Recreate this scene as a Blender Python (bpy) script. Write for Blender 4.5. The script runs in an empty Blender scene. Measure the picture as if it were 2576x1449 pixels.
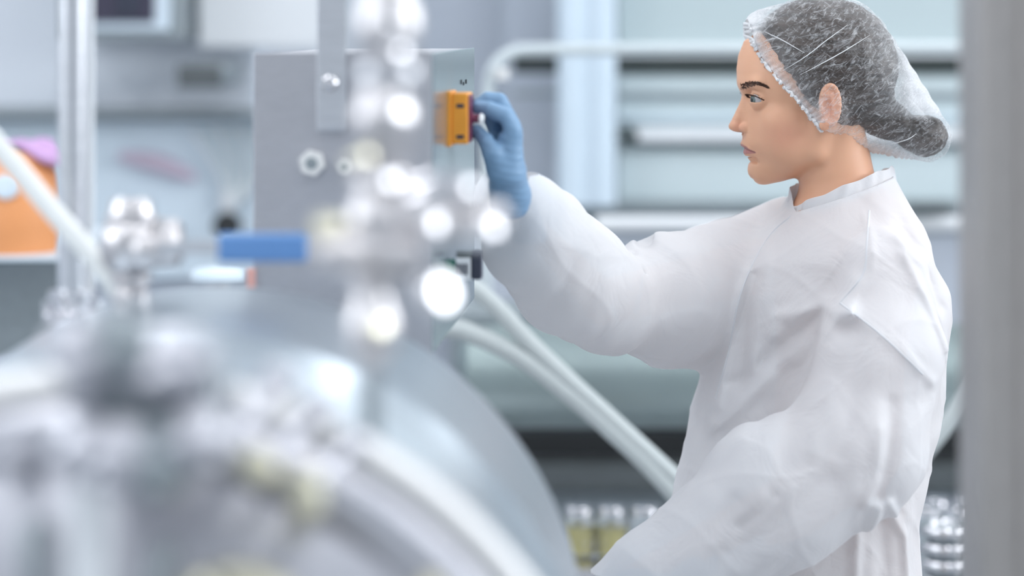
import bpy, bmesh, math, random
import numpy as np
from mathutils import Vector, Matrix
from mathutils.bvhtree import BVHTree

random.seed(7); RNG = np.random.RandomState(7)
C = bpy.context.scene.collection
SC = bpy.context.scene

# ------------------------------------------------------------------ camera, light, exposure
CAMZ, FPX, VX, VY = 1.60, 6082.0, 1288.0, 58.0     # eye height, focal length in pixels, horizon point
cam_d = bpy.data.cameras.new('camera'); cam = bpy.data.objects.new('camera', cam_d); C.objects.link(cam)
cam.location = (0, 0, CAMZ); cam.rotation_euler = (math.pi/2, 0, 0)
cam_d.lens = 85; cam_d.sensor_width = 36; cam_d.shift_y = -(724.5-VY)/2576
cam_d.clip_start = 0.05
cam_d.dof.use_dof = True; cam_d.dof.focus_distance = 2.97; cam_d.dof.aperture_fstop = 1.7
cam_d.dof.aperture_blades = 0
SC.camera = cam
SC.view_settings.view_transform = 'Standard'; SC.view_settings.look = 'None'
SC.view_settings.gamma = 1; SC.view_settings.use_curve_mapping = False
SC.view_settings.exposure = 0.36
w = bpy.data.worlds.new('daylight'); SC.world = w; w.use_nodes = True
w.node_tree.nodes['Background'].inputs[0].default_value = (0.80, 0.89, 1.0, 1)
w.node_tree.nodes['Background'].inputs[1].default_value = 0.55

def area(name, loc, rot, sx, sy, power, col=(1, 1, 1)):
    l = bpy.data.lights.new(name, 'AREA'); l.shape = 'RECTANGLE'; l.size = sx; l.size_y = sy
    l.energy = power; l.color = col
    o = bpy.data.objects.new(name, l); C.objects.link(o); o.location = loc; o.rotation_euler = rot
    return o
R = math.radians
# unseen area lights added: right for highlights, left for face, far as backlight
area('added_light_right', (3.4, 2.6, 2.3), (0, R(68), 0), 1.1, 3.0, 60, (0.93, 0.97, 1.0))
area('added_light_left', (-3.2, 1.2, 2.4), (0, R(-65), 0), 1.4, 3.0, 36, (0.90, 0.95, 1.0))
area('added_light_far', (0.8, 7.2, 3.3), (R(-42), 0, 0), 5.0, 0.9, 18, (0.93, 0.97, 1.0))

# ------------------------------------------------------------------ helpers
def at(px, py, Y):
    return Vector(((px-VX)*Y/FPX, Y, CAMZ-(py-VY)*Y/FPX))

def mat(name, col, rough=0.5, metal=0.0, bump=0.0, bscale=40, bstretch=(1, 1, 1), var=0.0, emit=None, estr=0, **kw):
    m = bpy.data.materials.new(name); m.use_nodes = True
    nt = m.node_tree; b = nt.nodes['Principled BSDF']
    b.inputs['Base Color'].default_value = (*col, 1); b.inputs['Roughness'].default_value = rough
    b.inputs['Metallic'].default_value = metal
    for k, v in kw.items():
        b.inputs[k.replace('_', ' ')].default_value = v
    if emit:
        b.inputs['Emission Color'].default_value = (*emit, 1); b.inputs['Emission Strength'].default_value = estr
    tc = nt.nodes.new('ShaderNodeTexCoord'); mp = nt.nodes.new('ShaderNodeMapping')
    mp.inputs['Scale'].default_value = bstretch
    nz = nt.nodes.new('ShaderNodeTexNoise'); nz.inputs['Scale'].default_value = bscale; nz.inputs['Detail'].default_value = 4
    nt.links.new(tc.outputs['Object'], mp.inputs[0]); nt.links.new(mp.outputs[0], nz.inputs['Vector'])
    if bump:
        bp = nt.nodes.new('ShaderNodeBump'); bp.inputs['Strength'].default_value = bump; bp.inputs['Distance'].default_value = 0.002
        nt.links.new(nz.outputs['Fac'], bp.inputs['Height']); nt.links.new(bp.outputs[0], b.inputs['Normal'])
    if var:
        cr = nt.nodes.new('ShaderNodeValToRGB')
        cr.color_ramp.elements[0].color = (*[max(0, c*(1-var)) for c in col], 1)
        cr.color_ramp.elements[1].color = (*[min(1, c*(1+var)) for c in col], 1)
        cr.color_ramp.elements[0].position = 0.3; cr.color_ramp.elements[1].position = 0.7
        nt.links.new(nz.outputs['Fac'], cr.inputs[0]); nt.links.new(cr.outputs[0], b.inputs['Base Color'])
    return m

M = {}
M['steel'] = mat('brushed_steel', (0.66, 0.67, 0.70), 0.30, 1, bump=0.15, bscale=30, bstretch=(1, 1, 12), var=0.05)
M['polished'] = mat('polished_steel', (0.74, 0.73, 0.75), 0.13, 1, bump=0.05, bscale=20)
M['drum'] = mat('circumferential_brushed_steel', (0.50, 0.56, 0.61), 0.33, 1, bump=0.35, bscale=4, bstretch=(1.2, 26, 1.2), var=0.10)
M['sheet'] = mat('steel_sheet', (0.50, 0.50, 0.53), 0.42, 0.85, bump=0.1, bscale=60, bstretch=(1, 1, 6), var=0.04)
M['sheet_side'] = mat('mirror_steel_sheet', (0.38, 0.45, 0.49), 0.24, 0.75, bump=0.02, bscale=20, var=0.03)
M['satin'] = mat('satin_steel', (0.60, 0.60, 0.64), 0.40, 1, bump=0.05, bscale=20)
M['dull'] = mat('dull_polished_steel', (0.66, 0.635, 0.64), 0.32, 1, bump=0.05, bscale=20)
M['slot'] = mat('near_black_paint', (0.035, 0.045, 0.043), 0.8)
M['lefthose'] = mat('bright_white_hose_rubber', (0.86, 0.87, 0.85), 0.4)
M['ring'] = mat('pale_ring_steel', (0.86, 0.85, 0.84), 0.5, 0.5)
M['upper'] = mat('pale_teal_upper_panel', (0.50, 0.585, 0.60), 0.45)
M['tubeframe'] = mat('pale_grey_tube', (0.60, 0.66, 0.68), 0.4)
M['post'] = mat('warm_brushed_steel', (0.47, 0.44, 0.42), 0.42, 0.8, bump=0.1, bscale=40, bstretch=(6, 6, 1), var=0.05)
M['white'] = mat('white_enamel', (0.80, 0.82, 0.84), 0.35, 0, var=0.02, bscale=3)
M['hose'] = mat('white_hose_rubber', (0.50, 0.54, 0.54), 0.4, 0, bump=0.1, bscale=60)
M['wall'] = mat('white_wall_paint', (0.76, 0.80, 0.86), 0.7, 0, bump=0.05, var=0.02, bscale=2)
M['wallb'] = mat('pale_green_wall_paint', (0.66, 0.73, 0.75), 0.7, 0, bump=0.05, var=0.02, bscale=2)
M['floor'] = mat('grey_resin_floor', (0.38, 0.40, 0.42), 0.35, 0, bump=0.05, var=0.06, bscale=3)
M['panel'] = mat('pale_teal_panel', (0.62, 0.71, 0.73), 0.45, 0.0, var=0.03, bscale=3)
M['ltblue'] = mat('pale_blue_panel', (0.70, 0.80, 0.88), 0.45, 0, var=0.03, bscale=3)
M['lilac'] = mat('grey_lilac_panel', (0.52, 0.56, 0.63), 0.5, 0, var=0.03, bscale=3)
M['darkrail'] = mat('dark_grey_metal', (0.13, 0.145, 0.15), 0.4, 0.5, var=0.1)
M['midgrey'] = mat('mid_grey_metal', (0.30, 0.34, 0.36), 0.4, 0.4, var=0.06)
M['greengrey'] = mat('green_grey_cast_body', (0.27, 0.33, 0.33), 0.35, 0.5, var=0.1, bscale=4)
M['black'] = mat('black_rubber', (0.018, 0.02, 0.022), 0.5)
M['navy'] = mat('dark_navy_plastic', (0.03, 0.035, 0.06), 0.4)
M['blue'] = mat('blue_rubber_grip', (0.12, 0.27, 0.56), 0.5, bump=0.2, bscale=200)
M['orange'] = mat('orange_plastic', (0.90, 0.36, 0.035), 0.38, var=0.03)
M['orange2'] = mat('orange_polythene', (0.86, 0.36, 0.14), 0.5, var=0.05, bscale=6)
M['magenta'] = mat('magenta_cloth', (0.58, 0.36, 0.62), 0.8, var=0.1)
M['pink'] = mat('dusty_pink_plastic', (0.60, 0.50, 0.60), 0.6, var=0.05)
M['red'] = mat('dark_red_plastic', (0.16, 0.02, 0.06), 0.35)
M['green'] = mat('green_plastic', (0.02, 0.16, 0.12), 0.4, var=0.05)
M['screen'] = mat('dark_screen_glass', (0.05, 0.045, 0.075), 0.25)
M['nut'] = mat('pale_nylon', (0.78, 0.78, 0.77), 0.4)
M['brass'] = mat('pale_brass', (0.80, 0.76, 0.60), 0.3, 1)
M['glass'] = mat('clear_glass', (0.95, 0.98, 1.0), 0.03, 0, Transmission_Weight=0.9, IOR=1.45)
M['food'] = mat('yellow_preserve', (0.55, 0.48, 0.12), 0.5, var=0.2)
M['lamp'] = mat('lamp_diffuser', (1, 1, 1), 0.5, emit=(0.95, 0.97, 1.0), estr=8)

class MB:
    """collects verts and faces; build() links them as one mesh object"""
    def __init__(s): s.v = []; s.f = []
    def add(s, vs, fs):
        n = len(s.v); s.v += [tuple(v) for v in vs]; s.f += [tuple(i+n for i in f) for f in fs]; return s
    def box(s, c, h, rz=0, mtx=None):
        c = Vector(c); rot = mtx or Matrix.Rotation(rz, 3, 'Z')
        vs = [c + rot @ Vector((sx*h[0], sy*h[1], sz*h[2])) for sx in (-1, 1) for sy in (-1, 1) for sz in (-1, 1)]
        return s.add(vs, [(0, 1, 3, 2), (4, 6, 7, 5), (0, 4, 5, 1), (2, 3, 7, 6), (0, 2, 6, 4), (1, 5, 7, 3)])
    def lathe(s, base, axis, prof, n=40, a0=0.0):
        """prof: list of (radius, distance along axis)"""
        base = Vector(base); ax = Vector(axis).normalized()
        u = ax.orthogonal().normalized(); v = ax.cross(u)
        vs = []; fs = []
        for r, h in prof:
            for i in range(n):
                a = a0+2*math.pi*i/n
                vs.append(base + ax*h + (u*math.cos(a)+v*math.sin(a))*r)
        for j in range(len(prof)-1):
            for i in range(n):
                k = (i+1) % n
                fs.append((j*n+i, j*n+k, (j+1)*n+k, (j+1)*n+i))
        fs.append(tuple(range(n))[::-1]); m = (len(prof)-1)*n; fs.append(tuple(range(m, m+n)))
        return s.add(vs, fs)
    def cyl(s, a, b, r, r2=None, n=32, ch=0.08):
        a = Vector(a); b = Vector(b); L = (b-a).length; r2 = r if r2 is None else r2
        c = min(r, r2)*ch; c = min(c, L*0.3)
        return s.lathe(a, b-a, [(r-c, 0), (r, c), (r2, L-c), (r2-c, L)], n)
    def tube(s, pts, r, n=16, closed=False):
        pts = [Vector(p) for p in pts]; m = len(pts); vs = []; fs = []
        up = None
        for i, p in enumerate(pts):
            t = (pts[(i+1) % m]-pts[i-1]) if closed else (pts[min(i+1, m-1)]-pts[max(i-1, 0)])
            t.normalize()
            if up is None: up = t.orthogonal().normalized()
            up = (up - t*up.dot(t)).normalized(); sd = t.cross(up)
            rr = r[i] if hasattr(r, '__len__') else r
            for k in range(n):
                a = 2*math.pi*k/n
                vs.append(p + (up*math.cos(a)+sd*math.sin(a))*rr)
        rng = m if closed else m-1
        for i in range(rng):
            j = (i+1) % m
            for k in range(n):
                l = (k+1) % n
                fs.append((i*n+k, i*n+l, j*n+l, j*n+k))
        if not closed:
            fs.append(tuple(range(n))[::-1]); fs.append(tuple((m-1)*n+k for k in range(n)))
        return s.add(vs, fs)
    def build(s, name, m, parent=None, smooth=True, bevel=0.0, seg=2, loc=None):
        me = bpy.data.meshes.new(name); me.from_pydata(s.v, [], s.f); me.validate(); me.update()
        bm = bmesh.new(); bm.from_mesh(me); bmesh.ops.recalc_face_normals(bm, faces=bm.faces); bm.to_mesh(me); bm.free()
        me.materials.append(m)
        o = bpy.data.objects.new(name, me); C.objects.link(o)
        if parent is not None:
            o.parent = parent; o.matrix_parent_inverse = Matrix.Translation(-parent.location)
        if smooth:
            for p in me.polygons: p.use_smooth = True
            try: me.set_sharp_from_angle(angle=R(38))
            except Exception: pass
        if bevel:
            bv = o.modifiers.new('bevel', 'BEVEL'); bv.width = bevel; bv.segments = seg; bv.limit_method = 'ANGLE'
            bv.harden_normals = False
        return o

def tag(o, label=None, cat=None, group=None, kind=None):
    if label: o['label'] = label
    if cat: o['category'] = cat
    if group: o['group'] = group
    if kind: o['kind'] = kind
    return o
def thing(name, loc, label, cat, group=None):
    o = bpy.data.objects.new(name, None); C.objects.link(o); o.location = loc; o.empty_display_size = 0.05
    return tag(o, label, cat, group)
def pbox(px0, py0, px1, py1, Y, dep):
    """centre and half sizes of an upright box whose front face spans these pixels at depth Y"""
    a = at(px0, py0, Y); b = at(px1, py1, Y)
    return ((a.x+b.x)/2, Y+dep/2, (a.z+b.z)/2), (abs(b.x-a.x)/2, dep/2, abs(a.z-b.z)/2)
def smoothpath(pts, n=60):
    pts = [Vector(p) for p in pts]; out = []
    P = [pts[0]*2-pts[1]] + pts + [pts[-1]*2-pts[-2]]
    seg = len(pts)-1
    for i in range(n+1):
        t = i/n*seg; k = min(int(t), seg-1); t -= k
        a, b, c, d = P[k:k+4]
        out.append(0.5*((2*b)+(c-a)*t+(2*a-5*b+4*c-d)*t*t+(3*b-a-3*c+d)*t**3))
    return out

# ------------------------------------------------------------------ room
def struct(name, c, h, m):
    return tag(MB().box(c, h).build(name, m, smooth=False), kind='structure')
struct('floor', (0, 3, -0.05), (4.2, 5.2, 0.05), M['floor'])
struct('ceiling', (0, 3, 3.85), (4.2, 5.2, 0.05), M['white'])
struct('wall_back', (-2.0, 8.05, 1.9), (2.2, 0.05, 1.9), M['wall'])
struct('wall_back_right', (2.2, 8.05, 1.9), (2.0, 0.05, 1.9), M['wallb'])
# outer walls with window bands
for sx, nm in ((-1, 'wall_left'), (1, 'wall_right')):
    mb = MB()
    mb.box((sx*4.15, 3, 0.75), (0.05, 5.0, 0.75)); mb.box((sx*4.15, 3, 3.45), (0.05, 5.0, 0.35))
    for y in (-2, 0.5, 3, 5.5, 8): mb.box((sx*4.15, y, 2.3), (0.05, 0.15, 0.8))
    tag(mb.build(nm, M['wall'], smooth=False), kind='structure')

k = 0
for x in (-2.6, -0.9, 0.9, 2.6):
    for y in (-0.6, 1.4, 3.4, 5.4):
        t = thing('ceiling_light', (x, y, 3.80), 'white rectangular ceiling light set flat in the ceiling', 'ceiling light', 'ceiling lights over the production hall')
        MB().box((x, y, 3.785), (0.18, 0.64, 0.015)).build('frame', M['white'], t, smooth=False)
        MB().box((x, y, 3.765), (0.15, 0.6, 0.005)).build('diffuser', M['lamp'], t, smooth=False)

# ------------------------------------------------------------------ SDF toolbox (numpy surface nets)
f32 = np.float32
def snet(F, xs, ys, zs):
    nx, ny, nz = F.shape; S = F < 0
    cnt = np.zeros((nx-1, ny-1, nz-1), np.uint8)
    for a in (0, 1):
        for b in (0, 1):
            for c in (0, 1):
                cnt += S[a:nx-1+a, b:ny-1+b, c:nz-1+c]
    act = (cnt > 0) & (cnt < 8)
    idx = np.full(act.shape, -1, np.int32); I, J, K = np.nonzero(act); idx[I, J, K] = np.arange(len(I))
    acc = np.zeros((len(I), 3)); num = np.zeros(len(I))
    X = [xs, ys, zs]
    for ax in range(3):
        for b in (0, 1):
            for c in (0, 1):
                o0 = [0, 0, 0]; others = [q for q in range(3) if q != ax]
                o0[others[0]] = b; o0[others[1]] = c; o1 = list(o0); o1[ax] = 1
                f0 = F[I+o0[0], J+o0[1], K+o0[2]].astype(float); f1 = F[I+o1[0], J+o1[1], K+o1[2]].astype(float)
                m = (f0 < 0) != (f1 < 0); t = np.where(m, f0/np.where(m, f0-f1, 1), 0)
                base = (I, J, K)
                for q in range(3):
                    p0 = X[q][base[q]+o0[q]]; p1 = X[q][base[q]+o1[q]]
                    acc[:, q] += np.where(m, p0+(p1-p0)*t, 0)
                num += m
    V = acc/num[:, None]
    faces = []
    for ax in range(3):
        sl0 = [slice(1, -1)]*3; sl1 = [slice(1, -1)]*3
        sl0[ax] = slice(0, -1); sl1[ax] = slice(1, None)
        A = S[tuple(sl0)]; B = S[tuple(sl1)]; ch = A != B
        i, j, k2 = np.nonzero(ch); e = [i, j, k2]; ofs = [1, 1, 1]; ofs[ax] = 0
        e = [e[q]+ofs[q] for q in range(3)]
        o1, o2 = [q for q in range(3) if q != ax]
        def cell(d1, d2):
            c = list(e); c[o1] = c[o1]-d1; c[o2] = c[o2]-d2
            return idx[c[0], c[1], c[2]]
        q4 = np.stack([cell(1, 1), cell(0, 1), cell(0, 0), cell(1, 0)], 1)
        flip = A[ch] if ax != 1 else ~A[ch]
        q4[~flip] = q4[~flip][:, ::-1]
        faces.append(q4)
    Q = np.concatenate(faces); Q = Q[(Q >= 0).all(1)]
    return V, Q
def mesh_np(name, V, Q, m, parent=None):
    me = bpy.data.meshes.new(name)
    me.vertices.add(len(V)); me.vertices.foreach_set('co', V.astype(np.float32).ravel())
    me.loops.add(len(Q)*4); me.loops.foreach_set('vertex_index', Q.astype(np.int32).ravel())
    me.polygons.add(len(Q)); me.polygons.foreach_set('loop_start', np.arange(0, len(Q)*4, 4, dtype=np.int32))
    me.update(calc_edges=True); me.validate()
    me.polygons.foreach_set('use_smooth', np.ones(len(me.polygons), bool))
    me.materials.append(m)
    o = bpy.data.objects.new(name, me); C.objects.link(o)
    if parent is not None:
        o.parent = parent; o.matrix_parent_inverse = Matrix.Translation(-parent.location)
    return o
def relax(V, Q, it=1, lam=0.5):
    for _ in range(it):
        acc = np.zeros_like(V); n = np.zeros(len(V))
        for a in range(4):
            for b in (1, 3):
                np.add.at(acc, Q[:, a], V[Q[:, (a+b) % 4]]); np.add.at(n, Q[:, a], 1)
        V = V + lam*(acc/np.maximum(n, 1)[:, None]-V)
    return V
class G:
    """field on a rectilinear grid; x, q (lateral), z (downwards) in pixel units"""
    def __init__(s, xs, qs, zs):
        s.xs, s.qs, s.zs = [np.asarray(a, f32) for a in (xs, qs, zs)]
        s.F = np.full((len(xs), len(qs), len(zs)), 1e3, f32)
    def blk(s, lo, hi):
        sl = []
        for a, l, h in zip((s.xs, s.qs, s.zs), lo, hi):
            sl.append(slice(max(0, int(np.searchsorted(a, l))-1), int(np.searchsorted(a, h))+1))
        sl = tuple(sl)
        return sl, s.xs[sl[0]][:, None, None], s.qs[sl[1]][None, :, None], s.zs[sl[2]][None, None, :]
    def comb(s, sl, d, k, op):
        A = s.F[sl]; d = d.astype(f32)
        if op == '+':
            h = np.clip(0.5+0.5*(A-d)/k, 0, 1); s.F[sl] = A*(1-h)+d*h-k*h*(1-h)
        else:
            h = np.clip(0.5-0.5*(A+d)/k, 0, 1); s.F[sl] = A*(1-h)-d*h+k*h*(1-h)
    def cone(s, a, b, ra, rb, k=10, op='+', sq=1.0):
        a = np.array(a, float); b = np.array(b, float); m = max(ra, rb)*max(1, sq, 1/sq)+3*k+25
        sl, X, Qq, Z = s.blk(np.minimum(a, b)-m, np.maximum(a, b)+m)
        ab = b-a; L = (ab**2).sum()+1e-9
        t = np.clip(((X-a[0])*ab[0]+(Qq-a[1])*ab[1]+(Z-a[2])*ab[2])/L, 0, 1)
        d = np.sqrt((X-a[0]-t*ab[0])**2+(Qq-a[1]-t*ab[1])**2+((Z-a[2]-t*ab[2])*sq)**2)-(ra+(rb-ra)*t)
        s.comb(sl, d, k, op)
    def ell(s, c, r, k=10, op='+', rot=0.0):
        m = max(r)+3*k+25; c = np.array(c, float)
        sl, X, Qq, Z = s.blk(c-m, c+m)
        x = X-c[0]; q = Qq-c[1]; z = Z-c[2]
        if rot: x, z = x*math.cos(rot)+z*math.sin(rot), -x*math.sin(rot)+z*math.cos(rot)
        k0 = np.sqrt((x/r[0])**2+(q/r[1])**2+(z/r[2])**2); k1 = np.sqrt((x/r[0]**2)**2+(q/r[1]**2)**2+(z/r[2]**2)**2)+1e-6
        s.comb(sl, k0*(k0-1)/k1, k, op)
    def mesh(s): return snet(s.F, s.xs.astype(float), s.qs.astype(float), s.zs.astype(float))
def grid(*seg):
    out = []
    for a, b, st in seg: out += list(np.arange(a, b, st))
    return out
Y0 = 3.05; PPM = FPX/Y0
def toworld(V, Yc=Y0):
    p = FPX/Yc
    return np.stack([(V[:, 0]-VX)/p, Yc+V[:, 1]/p, CAMZ-(V[:, 2]-VY)/p], 1)
def cc(px, py, q, Yc=Y0):
    """grid coordinates of a point that is q beside the middle plane and is seen at this pixel"""
    s = (Yc+q*Yc/FPX)/Yc
    return (VX+(px-VX)*s, q, VY+(py-VY)*s)

# ------------------------------------------------------------------ person: materials
def cloth_mat():
    m = bpy.data.materials.new('white_nonwoven_coat_cloth'); m.use_nodes = True; nt = m.node_tree
    b = nt.nodes['Principled BSDF']; out = nt.nodes['Material Output']
    b.inputs['Base Color'].default_value = (0.86, 0.87, 0.89, 1); b.inputs['Roughness'].default_value = 0.75
    b.inputs['Specular IOR Level'].default_value = 0.25
    tr = nt.nodes.new('ShaderNodeBsdfTranslucent'); tr.inputs[0].default_value = (0.90, 0.90, 0.92, 1)
    tp = nt.nodes.new('ShaderNodeBsdfTransparent')
    m1 = nt.nodes.new('ShaderNodeMixShader'); m1.inputs[0].default_value = 0.28
    m2 = nt.nodes.new('ShaderNodeMixShader'); m2.inputs[0].default_value = 0.09
    tc = nt.nodes.new('ShaderNodeTexCoord')
    n1 = nt.nodes.new('ShaderNodeTexNoise'); n1.inputs['Scale'].default_value = 420; n1.inputs['Detail'].default_value = 3
    n2 = nt.nodes.new('ShaderNodeTexNoise'); n2.inputs['Scale'].default_value = 16; n2.inputs['Detail'].default_value = 3
    n2.inputs['Distortion'].default_value = 0.8
    bp = nt.nodes.new('ShaderNodeBump'); bp.inputs['Strength'].default_value = 0.10; bp.inputs['Distance'].default_value = 0.001
    bp2 = nt.nodes.new('ShaderNodeBump'); bp2.inputs['Strength'].default_value = 0.35; bp2.inputs['Distance'].default_value = 0.012
    L = nt.links.new
    L(tc.outputs['Object'], n1.inputs['Vector']); L(tc.outputs['Object'], n2.inputs['Vector'])
    L(n1.outputs['Fac'], bp.inputs['Height']); L(n2.outputs['Fac'], bp2.inputs['Height']); L(bp2.outputs[0], bp.inputs['Normal'])
    L(bp.outputs[0], b.inputs['Normal']); L(bp.outputs[0], tr.inputs['Normal'])
    L(b.outputs[0], m1.inputs[1]); L(tr.outputs[0], m1.inputs[2]); L(m1.outputs[0], m2.inputs[1]); L(tp.outputs[0], m2.inputs[2])
    L(m2.outputs[0], out.inputs['Surface'])
    return m
def skin_mat():
    m = bpy.data.materials.new('skin'); m.use_nodes = True; nt = m.node_tree; b = nt.nodes['Principled BSDF']; L = nt.links.new
    b.inputs['Roughness'].default_value = 0.42; b.inputs['Specular IOR Level'].default_value = 0.4
    b.inputs['Subsurface Weight'].default_value = 0.12; b.inputs['Subsurface Radius'].default_value = (0.010, 0.004, 0.002)
    b.inputs['Subsurface Scale'].default_value = 1.0
    base = nt.nodes.new('ShaderNodeRGB'); base.outputs[0].default_value = (0.75, 0.415, 0.265, 1)
    cur = base.outputs[0]
    for nm, col, f in (('flush', (0.72, 0.33, 0.23, 1), 0.9), ('lip', (0.44, 0.17, 0.17, 1), 1.0), ('line', (0.16, 0.06, 0.05, 1), 1.0)):
        at_ = nt.nodes.new('ShaderNodeAttribute'); at_.attribute_name = nm
        mx = nt.nodes.new('ShaderNodeMix'); mx.data_type = 'RGBA'
        ml = nt.nodes.new('ShaderNodeMath'); ml.operation = 'MULTIPLY'; ml.inputs[1].default_value = f
        L(at_.outputs['Fac'], ml.inputs[0]); L(ml.outputs[0], mx.inputs['Factor'])
        L(cur, mx.inputs['A']); mx.inputs['B'].default_value = col; cur = mx.outputs['Result']
    L(cur, b.inputs['Base Color'])
    tc = nt.nodes.new('ShaderNodeTexCoord'); nz = nt.nodes.new('ShaderNodeTexNoise'); nz.inputs['Scale'].default_value = 900
    bp = nt.nodes.new('ShaderNodeBump'); bp.inputs['Strength'].default_value = 0.06; bp.inputs['Distance'].default_value = 0.0005
    L(tc.outputs['Object'], nz.inputs['Vector']); L(nz.outputs['Fac'], bp.inputs['Height']); L(bp.outputs[0], b.inputs['Normal'])
    return m
def net_mat():
    m = bpy.data.materials.new('white_hairnet_fibre'); m.use_nodes = True; nt = m.node_tree; L = nt.links.new
    b = nt.nodes['Principled BSDF']; out = nt.nodes['Material Output']
    b.inputs['Base Color'].default_value = (0.90, 0.91, 0.93, 1); b.inputs['Roughness'].default_value = 0.7
    tr = nt.nodes.new('ShaderNodeBsdfTranslucent'); tr.inputs[0].default_value = (0.9, 0.92, 0.94, 1)
    m0 = nt.nodes.new('ShaderNodeMixShader'); m0.inputs[0].default_value = 0.3
    L(b.outputs[0], m0.inputs[1]); L(tr.outputs[0], m0.inputs[2])
    tp = nt.nodes.new('ShaderNodeBsdfTransparent'); mx = nt.nodes.new('ShaderNodeMixShader')
    tc = nt.nodes.new('ShaderNodeTexCoord')
    def ridge(rot, sc, nsc, lo, hi):
        mp = nt.nodes.new('ShaderNodeMapping'); mp.vector_type = 'TEXTURE'; mp.inputs['Rotation'].default_value = rot; mp.inputs['Scale'].default_value = sc
        nz = nt.nodes.new('ShaderNodeTexNoise'); nz.inputs['Scale'].default_value = nsc; nz.inputs['Detail'].default_value = 5
        nz.inputs['Roughness'].default_value = 0.66; nz.inputs['Distortion'].default_value = 1.3
        mr = nt.nodes.new('ShaderNodeMapRange'); mr.inputs['From Min'].default_value = lo; mr.inputs['From Max'].default_value = hi
        L(tc.outputs['Object'], mp.inputs[0]); L(mp.outputs[0], nz.inputs['Vector']); L(nz.outputs['Fac'], mr.inputs['Value'])
        return mr.outputs[0]
    r1 = ridge((0, R(-48), 0), (1, 1, 1/3.2), 62, 0.50, 0.74)
    r2 = ridge((0, R(-20), 0), (1, 1, 1/4), 38, 0.55, 0.72)
    r3 = ridge((0, R(35), 0), (1, 1, 1/3), 85, 0.54, 0.78)
    a1 = nt.nodes.new('ShaderNodeMath'); a1.operation = 'MAXIMUM'; L(r1, a1.inputs[0]); L(r2, a1.inputs[1])
    a2 = nt.nodes.new('ShaderNodeMath'); a2.operation = 'MAXIMUM'; L(a1.outputs[0], a2.inputs[0]); L(r3, a2.inputs[1])
    at_ = nt.nodes.new('ShaderNodeAttribute'); at_.attribute_name = 'gather_glow'
    a3 = nt.nodes.new('ShaderNodeMath'); a3.operation = 'MULTIPLY_ADD'; a3.use_clamp = True
    L(a2.outputs[0], a3.inputs[0]); a3.inputs[1].default_value = 0.60; a3.inputs[2].default_value = 0.0
    a4 = nt.nodes.new('ShaderNodeMath'); a4.operation = 'ADD'; a4.use_clamp = True
    L(a3.outputs[0], a4.inputs[0]); L(at_.outputs['Fac'], a4.inputs[1])
    # a thin sheet seen edge on lets less through
    lw = nt.nodes.new('ShaderNodeLayerWeight'); lw.inputs[0].default_value = 0.35
    a5 = nt.nodes.new('ShaderNodeMath'); a5.operation = 'MULTIPLY_ADD'; a5.use_clamp = True; a5.inputs[1].default_value = 0.26
    L(lw.outputs['Facing'], a5.inputs[0]); L(a4.outputs[0], a5.inputs[2])
    L(a5.outputs[0], mx.inputs[0]); L(tp.outputs[0], mx.inputs[1]); L(m0.outputs[0], mx.inputs[2]); L(mx.outputs[0], out.inputs['Surface'])
    bp = nt.nodes.new('ShaderNodeBump'); bp.inputs['Strength'].default_value = 0.5; bp.inputs['Distance'].default_value = 0.002
    L(a2.outputs[0], bp.inputs['Height']); L(bp.outputs[0], b.inputs['Normal'])
    return m
M['cloth'] = cloth_mat(); M['skin'] = skin_mat(); M['net'] = net_mat()
M['elastic'] = mat('white_elastic_gather', (0.88, 0.88, 0.89), 0.7, bump=0.4, bscale=300, Alpha=0.75)
M['hair'] = mat('dark_brown_hair', (0.045, 0.032, 0.026), 0.42, bump=0.9, bscale=22, bstretch=(1, 1, 9), var=0.5)
M['strand'] = mat('dark_brow_hair', (0.10, 0.055, 0.04), 0.5)
M['glove'] = mat('blue_nitrile_glove', (0.205, 0.35, 0.53), 0.5, bump=0.12, bscale=55, bstretch=(1, 1, 3), var=0.05)
M['sclera'] = mat('eye_white', (0.50, 0.47, 0.47), 0.2)
M['iris'] = mat('grey_green_iris', (0.16, 0.20, 0.19), 0.1, var=0.3, bscale=400)
M['pupil'] = mat('pupil_black', (0.005, 0.005, 0.005), 0.05)
M['trouser'] = mat('beige_work_trousers', (0.55, 0.47, 0.40), 0.85, bump=0.2, bscale=200)
M['shoe'] = mat('white_work_shoe', (0.75, 0.75, 0.75), 0.5)

person = thing('person', ((2130-VX)/PPM, Y0, 0), 'person in a white coat and white hairnet, blue-gloved hand reaching out to a switch', 'person')

# ---- body (one continuous surface, fine on the face)
g = G(grid((1200, 1822, 14), (1822, 2000, 1.6), (2000, 2290, 3.6), (2290, 2440, 12)),
      grid((-740, -176, 12), (-176, 176, 3.0), (176, 430, 12)),
      grid((-30, 90, 4), (90, 475, 1.7), (475, 620, 6), (620, 3262, 14)))
g.ell((2072, 165, 0)[0:1] + (0, 165), (183, 143, 158), 8)              # skull
g.ell((1985, 0, 190), (128, 112, 140), 30)                              # forehead and upper face
g.ell((1975, 0, 320), (104, 92, 120), 25)                               # middle face
g.cone((1924, 0, 424), (2042, -72, 380), 33, 30, 28); g.cone((1924, 0, 424), (2042, 72, 380), 33, 30, 28)
g.cone((1960, 0, 395), (2060, 0, 360), 55, 75, 22)                      # floor of the mouth
g.ell((1914, 0, 425), (32, 34, 34), 12)                                 # chin
g.ell((1926, 0, 358), (60, 58, 50), 16)                                 # dental arch
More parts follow.
